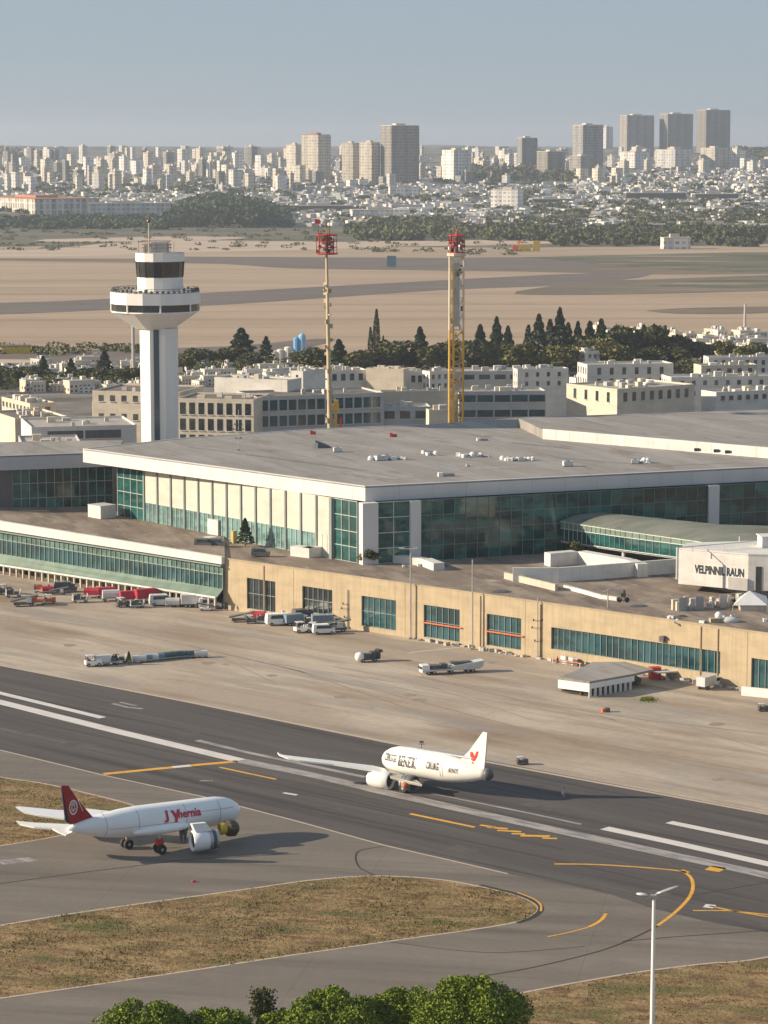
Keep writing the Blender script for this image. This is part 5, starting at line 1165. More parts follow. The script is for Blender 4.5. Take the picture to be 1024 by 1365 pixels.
def tractor(col):
    r = proto('baggage_tractor'); build('body', MB().box((0, 0, .4), (3, 1.6, .7)).box((1.0, 0, 1.1), (1, 1.4, .3)), col, r); c = build('cab', MB().box((-.5, 0, 2.0), (1.5, 1.5, .12)), m_ltgrey, r)
    for x in (-1.2, .2):
        for y in (-.68, .68): build('post', MB().box((x, y, 1.1), (.1, .1, .9)), m_dkgrey, c)
    build('seat', MB().box((-.8, 0, 1.1), (.5, 1.1, .25)).box((-1.05, 0, 1.3), (.12, 1.1, .5)), m_dkgrey, r); wheels(r, (-1, 1), (-.75, .75)); return r
def cart(col, cover=True):
    r = proto('baggage_cart'); build('deck', MB().box((0, 0, .5), (3.2, 1.6, .16)).box((1.9, 0, .45), (.8, .12, .1)), m_ltgrey, r); wheels(r, (-1.1, 1.1), (-.65, .65), .3, .2)
    if cover:
        mb = MB(); mb.loft([[(x, -.8, .75), (x, -.82, 1.5), (x, -.5, 1.95), (x, .5, 1.95), (x, .82, 1.5), (x, .8, .75)] for x in (-1.5, -.5, .5, 1.5)]); build('cover', mb, col, r)
    else:
        for x in (-1.5, 1.5): build('end_rail', MB().box((x, 0, .66), (.06, 1.5, 1.1)), m_met, r)
        build('load', MB().box((-.7, .1, .66), (1.2, 1.1, .7), .1).box((.6, -.1, .66), (1.0, 1.2, .5), -.2).box((-.5, 0, 1.36), (.9, .8, .4), .3), col, r)
    return r
def loader(col):
    r = proto('belt_loader'); build('chassis', MB().box((0, 0, .45), (5, 1.8, .5)), col, r); mb = MB()
    mb.hexa([(-3.2, -.5, 1.1), (3.4, -.5, 2.4), (3.4, .5, 2.4), (-3.2, .5, 1.1)], (0, 0, .25)); build('belt', mb, m_dkgrey, r)
    build('cab', MB().box((1.2, -.6, .95), (1.1, .8, 1.0)).box((1.2, -.6, 2.0), (1.2, .9, .08)), m_ltgrey, r); build('side_rail', MB().tube((-3.2, -.55, 1.6), (3.4, -.55, 2.9), .05, n=5).tube((-3.2, .55, 1.6), (3.4, .55, 2.9), .05, n=5), m_met, r); wheels(r, (-1.7, 1.7), (-.85, .85), .4); return r
PV = [van(m_white2), van(m_ltgrey), van(m_dkgrey)]; PT = [truck(m_ltgrey, m_white2), truck(flat('blue_grey_box', (.16, .22, .28), .5, .1, world=False), m_white2)]
m_redc = flat('red_cover', (.42, .015, .04), .6, .2, .8, world=False); m_bluec = flat('blue_cover', (.12, .2, .28), .6, .2, .8, world=False); m_grnc = flat('dark_green_cover', (.04, .09, .08), .6, .2, world=False)
PX = [tractor(m_dkgrey), tractor(m_white2), tractor(m_orange)]; PC = [cart(m_redc), cart(m_bluec), cart(m_grnc), cart(m_ltgrey), cart(m_dkgrey, False), cart(m_orange, False)]; PL = [loader(m_dkgrey), loader(m_white2)]
# left group in front of the arcade
GV = 'service vehicles in front of the green glass wing'
for pr, x, y, rz, s, lab, cat in [
    (PX[0], 6, 792, .4, 1.3, 'dark baggage tractor at the very left edge in front of the arcade', 'tractor'), (PC[4], 18, 796, .3, 1.3, 'open baggage cart behind the dark tractor at the left edge', 'cart'),
    (PL[0], 32, 808, .2, 1.1, 'dark belt loader parked nearest the runway at the left', 'loader'), (PC[5], 50, 806, .1, 1.3, 'open cart with orange load beside the dark belt loader', 'cart'), (PX[2], 66, 804, .1, 1.1, 'orange tractor at the right end of the cart row', 'tractor'),
    (PC[5], 56, 790, -.2, 1.3, 'cart with orange load close to the arcade on the left', 'cart'), (PC[0], 64, 791, .1, 1.0, 'small red covered cart close to the arcade on the left', 'cart'), (PV[2], 88, 789, .1, 1.25, 'dark van parked by the arcade pillars', 'van'), (PL[0], 78, 793, .0, .8, 'small dark belt loader left of the dark van', 'loader'),
    (PC[4], 107, 803, .3, 1.3, 'open cart at the left end of the red covered carts', 'cart'), (PC[0], 123, 797, -.1, 1.4, 'red covered cart leftmost of the large red covers', 'cart'), (PC[0], 142, 797, .2, 1.5, 'red covered cart second from the left of the large red covers', 'cart'), (PC[3], 148, 801, .2, 1.5, 'grey covered cart between the red covered carts', 'cart'),
    (PC[0], 172, 803, .3, 1.6, 'red covered cart right of the grey cart', 'cart'), (PC[0], 194, 803, .45, 1.9, 'largest red covered cart with tall cover near the middle of the arcade', 'cart'), (PX[0], 164, 809, .5, 1.2, 'dark tractor in front of the red covered carts', 'tractor'), (PC[4], 183, 810, .3, 1.2, 'open luggage cart in front of the largest red cover', 'cart'),
    (PV[1], 216, 807, .2, 1.3, 'grey van right of the largest red cover', 'van'), (PC[3], 230, 809, .1, 1.2, 'pale covered cart between the grey van and the small red cart', 'cart'), (PC[0], 242, 807, .0, 1.0, 'small red covered cart beside the white box truck', 'cart'), (PT[0], 262, 809, .15, 1.1, 'white box truck in front of the right end of the arcade', 'truck'),
    (PV[0], 281, 811, .1, 1.2, 'white van at the right end of the arcade', 'van'), (PL[1], 276, 814, 3.2, .8, 'white belt loader in front of the white van', 'loader')]:
    place(pr, P(x, y), rz, s, lab, cat, GV)
GM = 'service vehicles beside the beige building'
for pr, x, y, rz, s, lab, cat in [
    (PL[0], 322, 829, .1, 1.0, 'dark belt loader left of the red cart near the beige wall', 'loader'), (PC[0], 345, 827, -.3, 1.2, 'red covered cart by the left end of the beige wall', 'cart'), (PC[4], 352, 831, .1, 1.2, 'open cart below the red cart by the beige wall', 'cart'), (PX[0], 336, 831, .1, 1.0, 'dark tractor between belt loader and red cart', 'tractor'),
    (PV[0], 372, 833, .3, 1.3, 'white van at the left of the vehicle cluster under the beige wall', 'van'), (PT[1], 396, 833, .5, .95, 'truck with dark box in the vehicle cluster under the beige wall', 'truck'), (PV[2], 410, 829, .4, 1.5, 'dark van behind the trucks in the vehicle cluster', 'van'), (PT[1], 436, 836, .2, 1.05, 'truck with blue grey box at the right of the vehicle cluster', 'truck'),
    (PX[1], 403, 843, .4, 1.3, 'white tractor in front of the dark boxed truck', 'tractor'), (PX[1], 420, 843, -.3, 1.2, 'white tractor in the middle front of the vehicle cluster', 'tractor'), (PV[0], 432, 845, .2, 1.1, 'white van nearest the apron in the vehicle cluster', 'van'), (PL[0], 446, 842, .1, 1.2, 'dark belt loader at the right end of the vehicle cluster', 'loader'),
    (PV[0], 380, 828, .5, .9, 'small white van behind the left end of the vehicle cluster', 'van'), (PX[0], 415, 834, .2, 1.0, 'dark tractor in the middle of the vehicle cluster', 'tractor'), (PC[4], 452, 836, .5, 1.1, 'open cart behind the right end of the vehicle cluster', 'cart'), (PC[3], 384, 824, .2, 1.1, 'grey covered cart near the window of the beige wall', 'cart'), (PV[2], 309, 812, .2, .8, 'small dark car at the corner of the beige wall', 'car')]:
    place(pr, P(x, y), rz, s, lab, cat, GM)
# baggage train across the apron
for i, (x, y, k) in enumerate([(124, 888, 1), (136, 887, 3), (147, 886, 4), (158, 884, 4)]):
    place((PX[1], PC[3], PC[4], PC[4])[i], P(x, y), .35, 1.25, ('white tractor leading the long cart train on the open apron', 'grey covered cart behind the white tractor of the cart train', 'first open loaded cart of the cart train', 'second open loaded cart of the cart train')[i], 'tractor' if i == 0 else 'cart', 'cart train on the open apron')
tr0 = P(172, 886); place(TP['cone', 1], tr0, 1.0, (.18, .18, .16), 'small dark potted conifer standing at the cart train', 'tree')
for i in range(11):
    x = 186+i*8.2; place(PC[(3, 1, 3, 1, 2, 2, 2, 1, 4, 2, 3)[i]], P(x, 883-6.5*min(1, i/7)), .25, (1.05, .9, .85), 'low covered cart in the right half of the long cart train', 'cart', 'covered carts of the long cart train')
# dolly with white round front, grey long loader
p = P(489, 882); r = thing('tank_trailer', p, 'dark equipment trailer with a round white front alone on the apron', 'trailer', rz=0.42)
build('tank', MB().loft([[(x, rr*math.cos(k*math.pi/8), 1.3+rr*math.sin(k*math.pi/8)) for k in range(16)] for x, rr in ((-2.9, .35), (-2.6, .95), (-1.8, 1.1), (-1.2, 1.1))]), m_white2, r, local=True, smooth=True)
build('frame', MB().box((.8, 0, .5), (4.6, 1.9, .35)), m_dkgrey, r, local=True); build('machinery', MB().box((-.2, 0, .85), (1.8, 1.6, 1.1)).box((1.6, .1, .85), (1.4, 1.5, 1.5)).box((2.9, 0, .85), (.6, 1.7, 2.0)), flat('oily_metal', (.06, .07, .07), .5, .3, 2, world=False), r, local=True)
taper(mb := MB(), 2.2, 3.9, 1.6, 2.1, 2.7, -.3, 0, .3); build('exhaust', mb, m_dkgrey, r, local=True); wheels(r, (-1.4, 1.8), (-.9, .9), .45)
p = P(600, 897); r = thing('transporter', p, 'long grey cargo transporter with a raised tail end on the apron', 'transporter', rz=0.30)
build('deck', MB().box((0, 0, .8), (14, 2.6, .4)), m_ltgrey, r, local=True); mb = MB()
mb.hexa([(0, -1.3, 1.2), (7.6, -1.3, 1.2), (7.9, -1.3, 2.7), (-.5, -1.3, 1.7)], (0, 2.6, 0)); build('hull', mb, m_ltgrey, r, local=True)
build('cab', MB().box((-6.2, 0, .6), (1.8, 2.4, 1.7)), m_white2, r, local=True); build('windscreen', MB().box((-6.5, 0, 1.4), (1.9, 2.0, .6)), m_glassk, r, local=True); build('load', MB().box((-3.8, 0, 1.2), (2.2, 2, .9)).box((-1.6, .2, 1.2), (1.6, 1.9, 1.1)).box((2.5, 0, 2.2), (5, 1.6, .4)), m_dkgrey, r, local=True)
wheels(r, (-5.6, -4.2, 0, 4, 5.2), (-1.15, 1.15), .5)
# large flat canopy on vehicles
cz = 3.6
r = thing('canopy_shelter', P(800, 915), 'wide flat grey canopy shelter with dark bays near the teal windows of the beige block', 'shelter')
q = [P(744, 903, cz), P(786, 908.5, cz), P(846, 898, cz), P(872, 892, cz), P(833, 882, cz), P(790, 882.5, cz), P(763, 896, cz)]
mb = MB().prism([(p.x, p.y) for p in q], cz-.5, cz); build('roof', mb, m_roof, r)
W5, W6 = Wall(q[0], q[1]), Wall(q[1], q[2])
mb = MB(); wseg(mb, W5, 0, (W5.B-W5.A).length, 1.2, cz-.5, -.3, 0); wseg(mb, W6, 0, (W6.B-W6.A).length, 1.9, cz-.5, -.3, 0); build('side_panel', mb, m_white2, r)
l6 = (W6.B-W6.A).length
for i in range(9):
    a = i*l6/9; mb = MB(); wseg(mb, W6, a, a+l6/18, 0, 1.9, -.25, -.02); build('pillar', mb, m_ltgrey, r)
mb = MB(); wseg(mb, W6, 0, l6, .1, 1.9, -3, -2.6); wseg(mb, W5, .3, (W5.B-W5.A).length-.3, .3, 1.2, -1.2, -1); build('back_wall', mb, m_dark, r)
for x, y in ((757, 911), (775, 915), (750, 907)):
    p = P(x, y); build('wheel', MB().tube((p.x-.2, p.y, .5), (p.x+.2, p.y+.2, .5), .5), m_blk, r)
p = P(838, 912); place(PV[2], p, .3, 1.1, 'dark car parked at the right end of the canopy shelter', 'car')
tag(build('red_box', MB().box(P(873, 905), (2.4, 1.6, 2.6), .3).box(P(873, 905)+Vector((0, 0, 2.6)), (2.6, 1.8, .15), .3), m_red), 'bright red kiosk box right of the canopy shelter', 'box')
tag(build('flat_platform', MB().box(P(893, 905)+Vector((0, 0, 1.7)), (8, 3, .3), .35).box(P(888, 907), (.2, .2, 1.7)).box(P(904, 904), (.2, .2, 1.7)), m_ltgrey), 'pale flat platform stretching right from the canopy shelter', 'platform')
# red curved crane by the wall
hp = P(890, 897); r = thing('loading_crane', hp, 'small red and orange loading crane with a curved neck by the teal windows', 'crane')
mb = MB(); pts = [(hp.x-1.2, hp.y, 1), (hp.x-.7, hp.y, 3), (hp.x, hp.y, 4.0), (hp.x+.9, hp.y, 3.9), (hp.x+1.1, hp.y, 3.4)]
for a, b in zip(pts, pts[1:]): mb.tube(a, b, .2, n=6)
for a, b in zip(pts, pts[1:]): mb.tube((a[0]+.7, a[1], a[2]-.3), (b[0]+.4, b[1], b[2]-.5), .14, n=6)
build('arm', mb, m_red, r); build('base', MB().box(hp+Vector((0, 0, .3)), (3.6, 1.6, .8)), m_orange, r)
for i, (x, y, rz, l) in enumerate(((755, 887, -.75, 9), (860, 893, -.75, 10), (938, 903, -.75, 9), (625, 855, -.75, 6))):
    p = P(x, y); r = thing('barrier_rail', p, ('orange and white barrier rail at the left end of the teal window band', 'orange rail behind the canopy shelter', 'red rail above the small white truck at the wall', 'orange rail in front of the fourth large window')[i], 'barrier', rz=rz)
    build('rail', MB().box((0, 0, .9), (l, .12, .25)), m_orange, r, local=True)
    for k in (-1, 0, 1): build('post', MB().box((k*l*.45, 0, 0), (.15, .15, 1.1)), m_ltgrey, r, local=True)
for x, y, m, lab in ((752, 884, m_white2, 'white electrical cabinet at the left end of the teal band'), (762, 886, m_ltgrey, 'pale grey cabinet right of the white electrical cabinet'), (768, 888, m_dkgrey, 'dark cabinet behind the canopy shelter corner')):
    p = P(x, y); r = thing('cabinet', p, lab, 'cabinet'); build('body', MB().box(p, (1.4, .8, 1.7), -.75), m, r); build('lid', MB().box(p+Vector((0, 0, 1.7)), (1.5, .9, .1), -.75), m_ltgrey, r)
place(PT[0], P(945, 917), .9, .95, 'small white truck close under the beige wall at the right', 'truck')
p = P(1012, 929); tag(build('concrete_barrier', MB().hexa([p+Vector((-3.6, 1.5, 0)), p+Vector((5, -3, 0)), p+Vector((5, -3, 2.0)), p+Vector((-3.6, 1.5, 2.0))], (0, .6, 0)), m_white2), 'low white wall section on the apron at the right edge', 'barrier')
place(PX[0], P(1018, 948), .2, .8, 'tiny dark tractor at the right edge of the apron', 'tractor')
p = P(807, 949); r = thing('crate', p, 'small orange crate alone on the apron', 'crate'); build('body', MB().box(p, (1.5, 1.1, .8), .2), m_orange, r); build('lid', MB().box(p+Vector((.4, 0, .0)), (1.0, 1.2, .9), .2), m_dkgrey, r)
place(PX[0], P(696, 1019), .3, .75, 'small dark tug at the apron edge right of the white airliner', 'tractor')
pg = P(864, 933); c = np.stack([rng.normal(0, .8, 400)+pg.x, rng.normal(0, 1.3, 400)+pg.y, rng.random(400)*.1], 1); V, F_ = leafquads(c, .25, up=True)
tag(build('weed_patch', (V, F_), leafm('weed_green', (.07, .10, .015), (.16, .19, .03))), 'small green weed patch growing through the apron concrete', 'weeds', kind='stuff')
p = P(257, 1176); tag(build('debris', MB().ball(p+Vector((0, 0, .15)), .22).box(p+Vector((.2, 0, 0)), (.5, .3, .3), .5), m_redlet), 'small dark red scrap lying on the taxiway below the red-tailed airliner', 'debris')

# people
def person(x, y, label, shirt, pants, h=1.85, face=0.0, arms=.25):
    loc = P(x, y); r = thing('person', loc, label, 'person', rz=face); k = h/1.8
    J = [(0, 0, 1.0), (0, 0, 1.2), (0, 0, 1.42), (0, 0, 1.52), (0, .01, 1.66), (0, .01, 1.78)]; RR = [.15, .14, .15, .06, .095, .06]
    E_ = [(0, 1), (1, 2), (2, 3), (3, 4), (4, 5)]
    def ad(p, rr, par): J.append(p); RR.append(rr); E_.append((par, len(J)-1)); return len(J)-1
    for s in (-1, 1):
        a = ad((s*.1, 0, .90), .095, 0); a = ad((s*.12, -.02, .5), .06, a); a = ad((s*.13+.0, .03, .09), .04, a); ad((s*.14, -.13, .04), .035, a)
        a = ad((s*.19, 0, 1.42), .06, 2); a = ad((s*(.24+arms*.3), 0, 1.14), .045, a); a = ad((s*(.26+arms*.5), -.06, .90), .03, a); hnd = ad((s*(.27+arms*.55), -.08, .83), .028, a)
        for i in range(4): 
            l = (.075, .085, .08, .065)[i]; f1 = ad((s*(.25+arms*.55+.0)+.0, -.115+.022*i, .79), .009, hnd); ad((s*(.245+arms*.55), -.12+.022*i, .79-l), .008, f1)
        f1 = ad((s*(.25+arms*.5), -.13, .83), .010, hnd); ad((s*(.24+arms*.5), -.15, .79), .009, f1)
    me = bpy.data.meshes.new('body'); me.from_pydata([tuple(c*k for c in p) for p in J], E_, []); me.update(); o = bpy.data.objects.new('body', me); COL.objects.link(o); o.parent = r
    m, nt, b = mk('person_skin_and_clothes'); g = nt.nodes.new('ShaderNodeTexCoord'); sx = nt.nodes.new('ShaderNodeSeparateXYZ'); nt.links.new(g.outputs['Object'], sx.inputs[0])
    def st(z): q = nt.nodes.new('ShaderNodeMath'); q.operation = 'GREATER_THAN'; q.inputs[1].default_value = z*k; nt.links.new(sx.outputs[2], q.inputs[0]); return q.outputs[0]
    col = mixc(nt, st(.10), (.02, .02, .02), pants); col = mixc(nt, st(.98), col, shirt); col = mixc(nt, st(1.50), col, (.42, .26, .18)); nt.links.new(col, b.inputs['Base Color']); me.materials.append(m)
    sk_ = o.modifiers.new('skin', 'SKIN'); o.modifiers.new('sub', 'SUBSURF').levels = 1; o.modifiers['sub'].render_levels = 2; sk_.use_smooth_shade = True
    for i, v in enumerate(me.skin_vertices[0].data): v.radius = (RR[i]*k, RR[i]*k*.9); v.use_root = (i == 0)
    build('hair', MB().ball((0, .025*k, 1.735*k), .115*k, sq=(1, 1.05, .8)), m_blk, r, local=True); return r
person(752, 1064.5, 'person in pale grey clothes standing alone on the dark runway', (.45, .45, .46), (.35, .35, .37), 2.0, .4)
person(743.5, 886, 'person in dark clothes standing by the wall left of the teal window band', (.03, .035, .035), (.03, .03, .035), 1.95, .6, .05)
person(312, 815, 'person in dark overalls near the left corner of the beige wall', (.05, .05, .07), (.04, .04, .05), 1.9, 1.2, .1)
person(288, 812, 'person in an orange vest beside the last arcade pillar', (.6, .2, .04), (.04, .05, .09), 1.9, -.4, .1)

# ------------------------------------------------------------------ poles along the wall and on the deck
def lightpole(x, yb, yt, label, kind, r0=.16, onz=0):
    p = P(x, yb, onz); t = PD(x, yt, p.y); r = thing('lamp_post', p, label, 'lamp post' if kind in 'hc' else 'pole')
    build('pole', MB().tube(p, t, r0, r0*.75, n=8), m_met if kind != 'w' else m_gry, r); build('base', MB().box(p, (.9, .9, .5)), m_gry, r)
    if kind == 'h': build('lamp_head', MB().tube(t+Vector((-2.4, 0, -.1)), t+Vector((1.5, 0, -.1)), .1, n=5).box(t+Vector((-2.2, 0, -.1)), (1.4, .5, .25)).box(t+Vector((1.3, 0, -.1)), (.9, .5, .25)), m_ltgrey, r)
    if kind == 'c':
        mb = MB(); pts = [t+Vector((3.2*math.sin(a)-.0, 0, .9*math.sin(a*2)+.1)) for a in (0, .35, .7, 1.1, 1.5)]
        for a, b in zip(pts, pts[1:]): mb.tube(a, b, .12, n=5)
        mb.tube(t, t+Vector((-1.2, 0, -.6)), .12, n=5); build('curved_arm', mb, m_met, r); build('lamp_head', MB().box(pts[-1], (1.3, .4, .2)), m_ltgrey, r)
    if kind in 'xw':
        hh = t.z-p.z
        for k, w_ in ((.62, 2.6), (.5, 3.4), (.28, 1.8)): build('cross_arm', MB().box((p.x, p.y, p.z+hh*k), (w_, .12, .12)).box((p.x-w_*.4, p.y, p.z+hh*k+.1), (.3, .3, .4)).box((p.x+w_*.4, p.y, p.z+hh*k+.1), (.3, .3, .4)), m_dkgrey, r)
    return r
lightpole(547.5, 852, 731, 'tall grey lamp post with a short double head left of the third large window', 'h', .22)
lightpole(630, 866, 746, 'tall plain grey pole between the two red barred windows', 'p', .2); lightpole(717, 878, 797, 'dark utility pole with cross arms left of the teal window band', 'x')
lightpole(810.5, 883, 786, 'grey lamp post with a curved head crossing the teal window band', 'c', .2); lightpole(386, 822, 776, 'short utility pole with cross arms between the first two windows', 'x'); lightpole(463, 838, 786, 'short utility pole with cross arms between the second and third window', 'x')
lightpole(318, 600, 546, 'thin pole on the terminal roof edge in front of the office block', 'w', .1, 33)
for x, yb, yt in ((770, 792, 770), (712, 768, 752), (725, 770, 754), (925, 738, 718)): pass
# ------------------------------------------------------------------ things on roofs
def unit_proto(k):
    r = proto('roof_unit')
    if k == 0: build('housing', MB().box((0, 0, .2), (2.6, 1.8, 1.3)), m_ltgrey, r); build('fan_grille', MB().tube((0, 0, 1.5), (0, 0, 1.62), .6, n=12), m_dkgrey, r); build('skid', MB().box((0, 0, 0), (2.8, 1.6, .2)), m_dkgrey, r)
    if k == 1: build('housing', MB().lathe((0, 0, 0), [(.3, 0), (.9, .2), (.95, 1.0), (.5, 1.5), (.05, 1.6)], 12), m_white2, r); build('curb', MB().box((0, 0, 0), (2, 2, .2)), m_ltgrey, r)
    if k == 2: build('duct', MB().tube((-2, 0, .6), (2, 0, .6), .45, n=8).tube((2, 0, .6), (2, 0, 0), .45, n=8), m_met, r); build('housing', MB().box((-2, 0, 0), (1.4, 1.4, 1.2)), m_white2, r)
    return r
PU = [unit_proto(k) for k in range(3)]
for x, y, n, sx, lab in [(516, 613, 9, 26, 'pale pipe and fan unit in the left row of units on the terminal roof'), (574, 606, 4, 10, 'pale unit in the short row at the middle back of the terminal roof'), (630, 609, 7, 20, 'pale unit in the middle row of units on the terminal roof'), (690, 614, 9, 24, 'pale unit in the right row of units on the terminal roof'), (855, 617.5, 5, 11, 'pale unit in the cluster near the roof parapet on the right')]:
    for i in range(n): place(PU[random.choice([0, 1, 1, 2])], P(x+sx*(i-(n-1)/2)/(n/2)*.95, y+random.uniform(-.8, .8)-(.12*(x-630)*0), RZ-.15), random.uniform(-.4, .8), random.uniform(.5, .95), lab, 'roof unit', lab.replace('pale ', 'units of the '))
for x, y, k, s, lab in [(450, 602.5, 0, .9, 'small pale box alone right of the dark machine on the roof'), (596, 635, 2, .9, 'single unit nearest the right fascia of the terminal roof'), (757, 621.5, 0, 1.0, 'single low unit between the right row and the parapet cluster'), (644, 587.5, 2, .7, 'small white unit far back on the terminal roof'), (624, 622, 0, .4, 'tiny dark vent in front of the middle row')]: place(PU[k], P(x, y, RZ-.15), .2, s, lab, 'roof unit')
p = P(430, 597, RZ-.15); r = thing('roof_machine', p, 'dark wedge-shaped machine with a pale front on the left of the terminal roof', 'machine'); mb = MB()
mb.loft([[(p.x-2.2, p.y-1, p.z), (p.x-2.2, p.y+1, p.z), (p.x-2, p.y+1, p.z+2.2), (p.x-2, p.y-1, p.z+2.2)], [(p.x+.2, p.y-1, p.z), (p.x+.2, p.y+1, p.z), (p.x+.2, p.y+1, p.z+1.4), (p.x+.2, p.y-1, p.z+1.4)], [(p.x+2.4, p.y-.6, p.z), (p.x+2.4, p.y+.6, p.z), (p.x+2.4, p.y+.6, p.z+.4), (p.x+2.4, p.y-.6, p.z+.4)]]); build('body', mb, m_dkgrey, r); build('front', MB().box((p.x-1.9, p.y-1.1, p.z), (1.2, .3, 1.6)), m_ltgrey, r)
for x, y, k in ((525, 582.5, 0), (419, 579, 1)):
    p = P(x, y, RZ-.15); tag(build('red_marker', MB().box(p, (1.8 if k == 0 else .8, .9, .9), .2).box(p+Vector((-.8, 0, 0)), (.8, .7, 1.2)), [m_red]), ('low red roof hatch at the middle back of the terminal roof', 'small red marker at the back left of the terminal roof')[k], 'hatch')
for x, y, lab in ((929, 601.5, 'leftmost dark fixture on the rear parapet'), (955, 603, 'middle dark fixture on the rear parapet'), (970, 604.5, 'rightmost dark fixture on the rear parapet')):
    p = P(x, y, 34.6); p.y -= .1; tag(build('wall_lamp', MB().box(p, (1.5, .6, .9)).ball(p+Vector((.9, 0, .4)), .4), m_dkgrey), lab, 'lamp')
# deck objects
def cube_cabin(x, y, w_, d_, h, rz, label, m=m_wht, cage=True):
    p = P(x, y, DECK); r = thing('plant_cabin', p, label, 'cabin', rz=rz); build('body', MB().box((0, 0, 0), (w_, d_, h)), m, r, local=True)
    mb = MB()
    for i in range(int(w_/.8)+1): mb.box((-w_/2+i*.8, -d_/2-.05, .2), (.1, .1, h-.3))
    for i in range(int(d_/.8)+1): mb.box((w_/2+.05, -d_/2+i*.8, .2), (.1, .1, h-.3))
    build('slats', mb, m_ltgrey, r, local=True); build('lid', MB().box((0, 0, h), (w_+.2, d_+.2, .15)), m_ltgrey, r, local=True)
cube_cabin(136, 693, 5.5, 6, 4.4, .75, 'large white slatted plant cabin at the left corner of the terminal glass'); cube_cabin(291, 714, 4, 4.5, 4.6, .75, 'tall white cabin in front of the cream blinds')
cube_cabin(281, 724, 2.4, 3, 1.6, .75, 'low dark box left of the planted pot on the flat roof', m_dkgrey)
for x, y, rz, lab in ((272, 729, -.2, 'dark car at the left of the pair on the flat roof'), (290, 729, -.2, 'dark grey car at the right of the pair on the flat roof'), (348, 742, -.15, 'black van alone on the flat roof edge')): place(PV[2], P(x, y, DECK), rz, (.95, 1.1, 1.0), lab, 'van' if 'van' in lab else 'car')
tag(build('yellow_box', MB().box(P(312, 724, DECK), (1.4, 1.2, 3.2), .7).box(P(312, 724, DECK)+Vector((0, 0, 3.2)), (1.5, 1.3, .2), .7), flat('mustard_panel', (.45, .36, .12), .6, .1)), 'mustard yellow panel box beside the planted conifer on the flat roof', 'box')
def dk(kind, x, yb, yt, lab, wd=1): 
    p = P(x, yb, DECK); h = PD(x, yt, p.y).z-DECK; b = {'cone': 20, 'broad': 13, 'olive': 10.5}[kind]; place(TP[kind, 1], p, 1, (h/b*wd, h/b*wd, h/b), lab, 'plant')
dk('cone', 327, 729, 691, 'dark conifer shrub on the flat roof in front of the cream blinds', 1.4); dk('broad', 494, 752, 727, 'green bush at the terminal corner column', 1.0); dk('olive', 487, 752, 735, 'olive bush left of the corner column bush', 1.1)
dk('broad', 370, 724, 706, 'low green plant behind the teal panes left of the planter', 1.4); dk('broad', 768, 745, 716, 'dark shrub in front of the dark terminal glass', .8); dk('olive', 977, 806, 796, 'yellow green shrub among the wire cages', 1.6)
for i, (x, y) in enumerate(((745, 752), (760, 752))): pass
p = P(831, 803, DECK); r = thing('bicycle', p, 'small dark machine with two wheels standing on the flat roof', 'machine')
for s in (-.9, .9): build('wheel', MB().tube((p.x+s, p.y, DECK+.6), (p.x+s, p.y+.15, DECK+.6), .6, n=12), m_blk, r)
build('frame', MB().tube((p.x-.9, p.y, DECK+.6), (p.x, p.y, DECK+1.5), .12).tube((p.x+.9, p.y, DECK+.6), (p.x, p.y, DECK+1.5), .12).box((p.x, p.y, DECK+1.4), (1.2, .4, .8)).box((p.x+.2, p.y, DECK+2.2), (.5, .4, .8)), m_dkgrey, r)
for x, y, w_, lab in ((851, 808, 4.5, 'dark loop of hose lying on the flat roof'), (909, 822, 2.8, 'dark flat slab on the flat roof below the wire cage'), (668, 789, 5, 'dark rectangular hatch at the edge of the flat roof'), (588, 754, 5, 'dark folded tarpaulin by the end of the planter box')):
    p = P(x, y, DECK); tag(build('roof_hatch', MB().ball(p+Vector((0, 0, .1)), w_/2, 10, 4, sq=(1, .6, .12)).box(p, (w_*.5, .8, .35), .3), m_dkgrey), lab, 'hatch')
p = P(966, 829, DECK); r = thing('pale_boat_cover', p, 'pale rounded covered load near the roof edge at the right', 'cover'); build('cover', MB().ball(p+Vector((1, 0, .3)), 1.9, 12, 8, sq=(1.3, .8, .5)), m_ltgrey, r, smooth=True); build('drum', MB().ball(p+Vector((-1.3, .4, 1.4)), .9, 12, 8), m_white2, r, smooth=True); build('box', MB().box(p+Vector((-1.5, -.5, 0)), (4, 1.4, 1.0), .2), m_beige, r)
for i in range(20):
    x = random.choice([random.uniform(505, 600), random.uniform(690, 740), random.uniform(890, 1020)]); y = {0: 752, 1: 772, 2: 825}[0 if x < 620 else 1 if x < 760 else 2]+random.uniform(-4, 6)
    place(PU[random.randrange(3)], P(x, y, DECK), random.random()*3, random.uniform(.3, .6), 'small pale vent unit on the brown flat roof', 'roof unit', 'small vents on the brown flat roof')
tag(build('wall_box', MB().box(WB.at(WB.sz(884, 852)[0], WB.sz(884, 855)[1], .35), (1.2, .7, 1.2), -.75).box(WB.at(WB.sz(886, 852)[0], WB.sz(884, 850)[1], .5), (.8, .9, .5), -.75), m_dkgrey), 'small dark lamp box on the beige wall above the teal band', 'lamp')

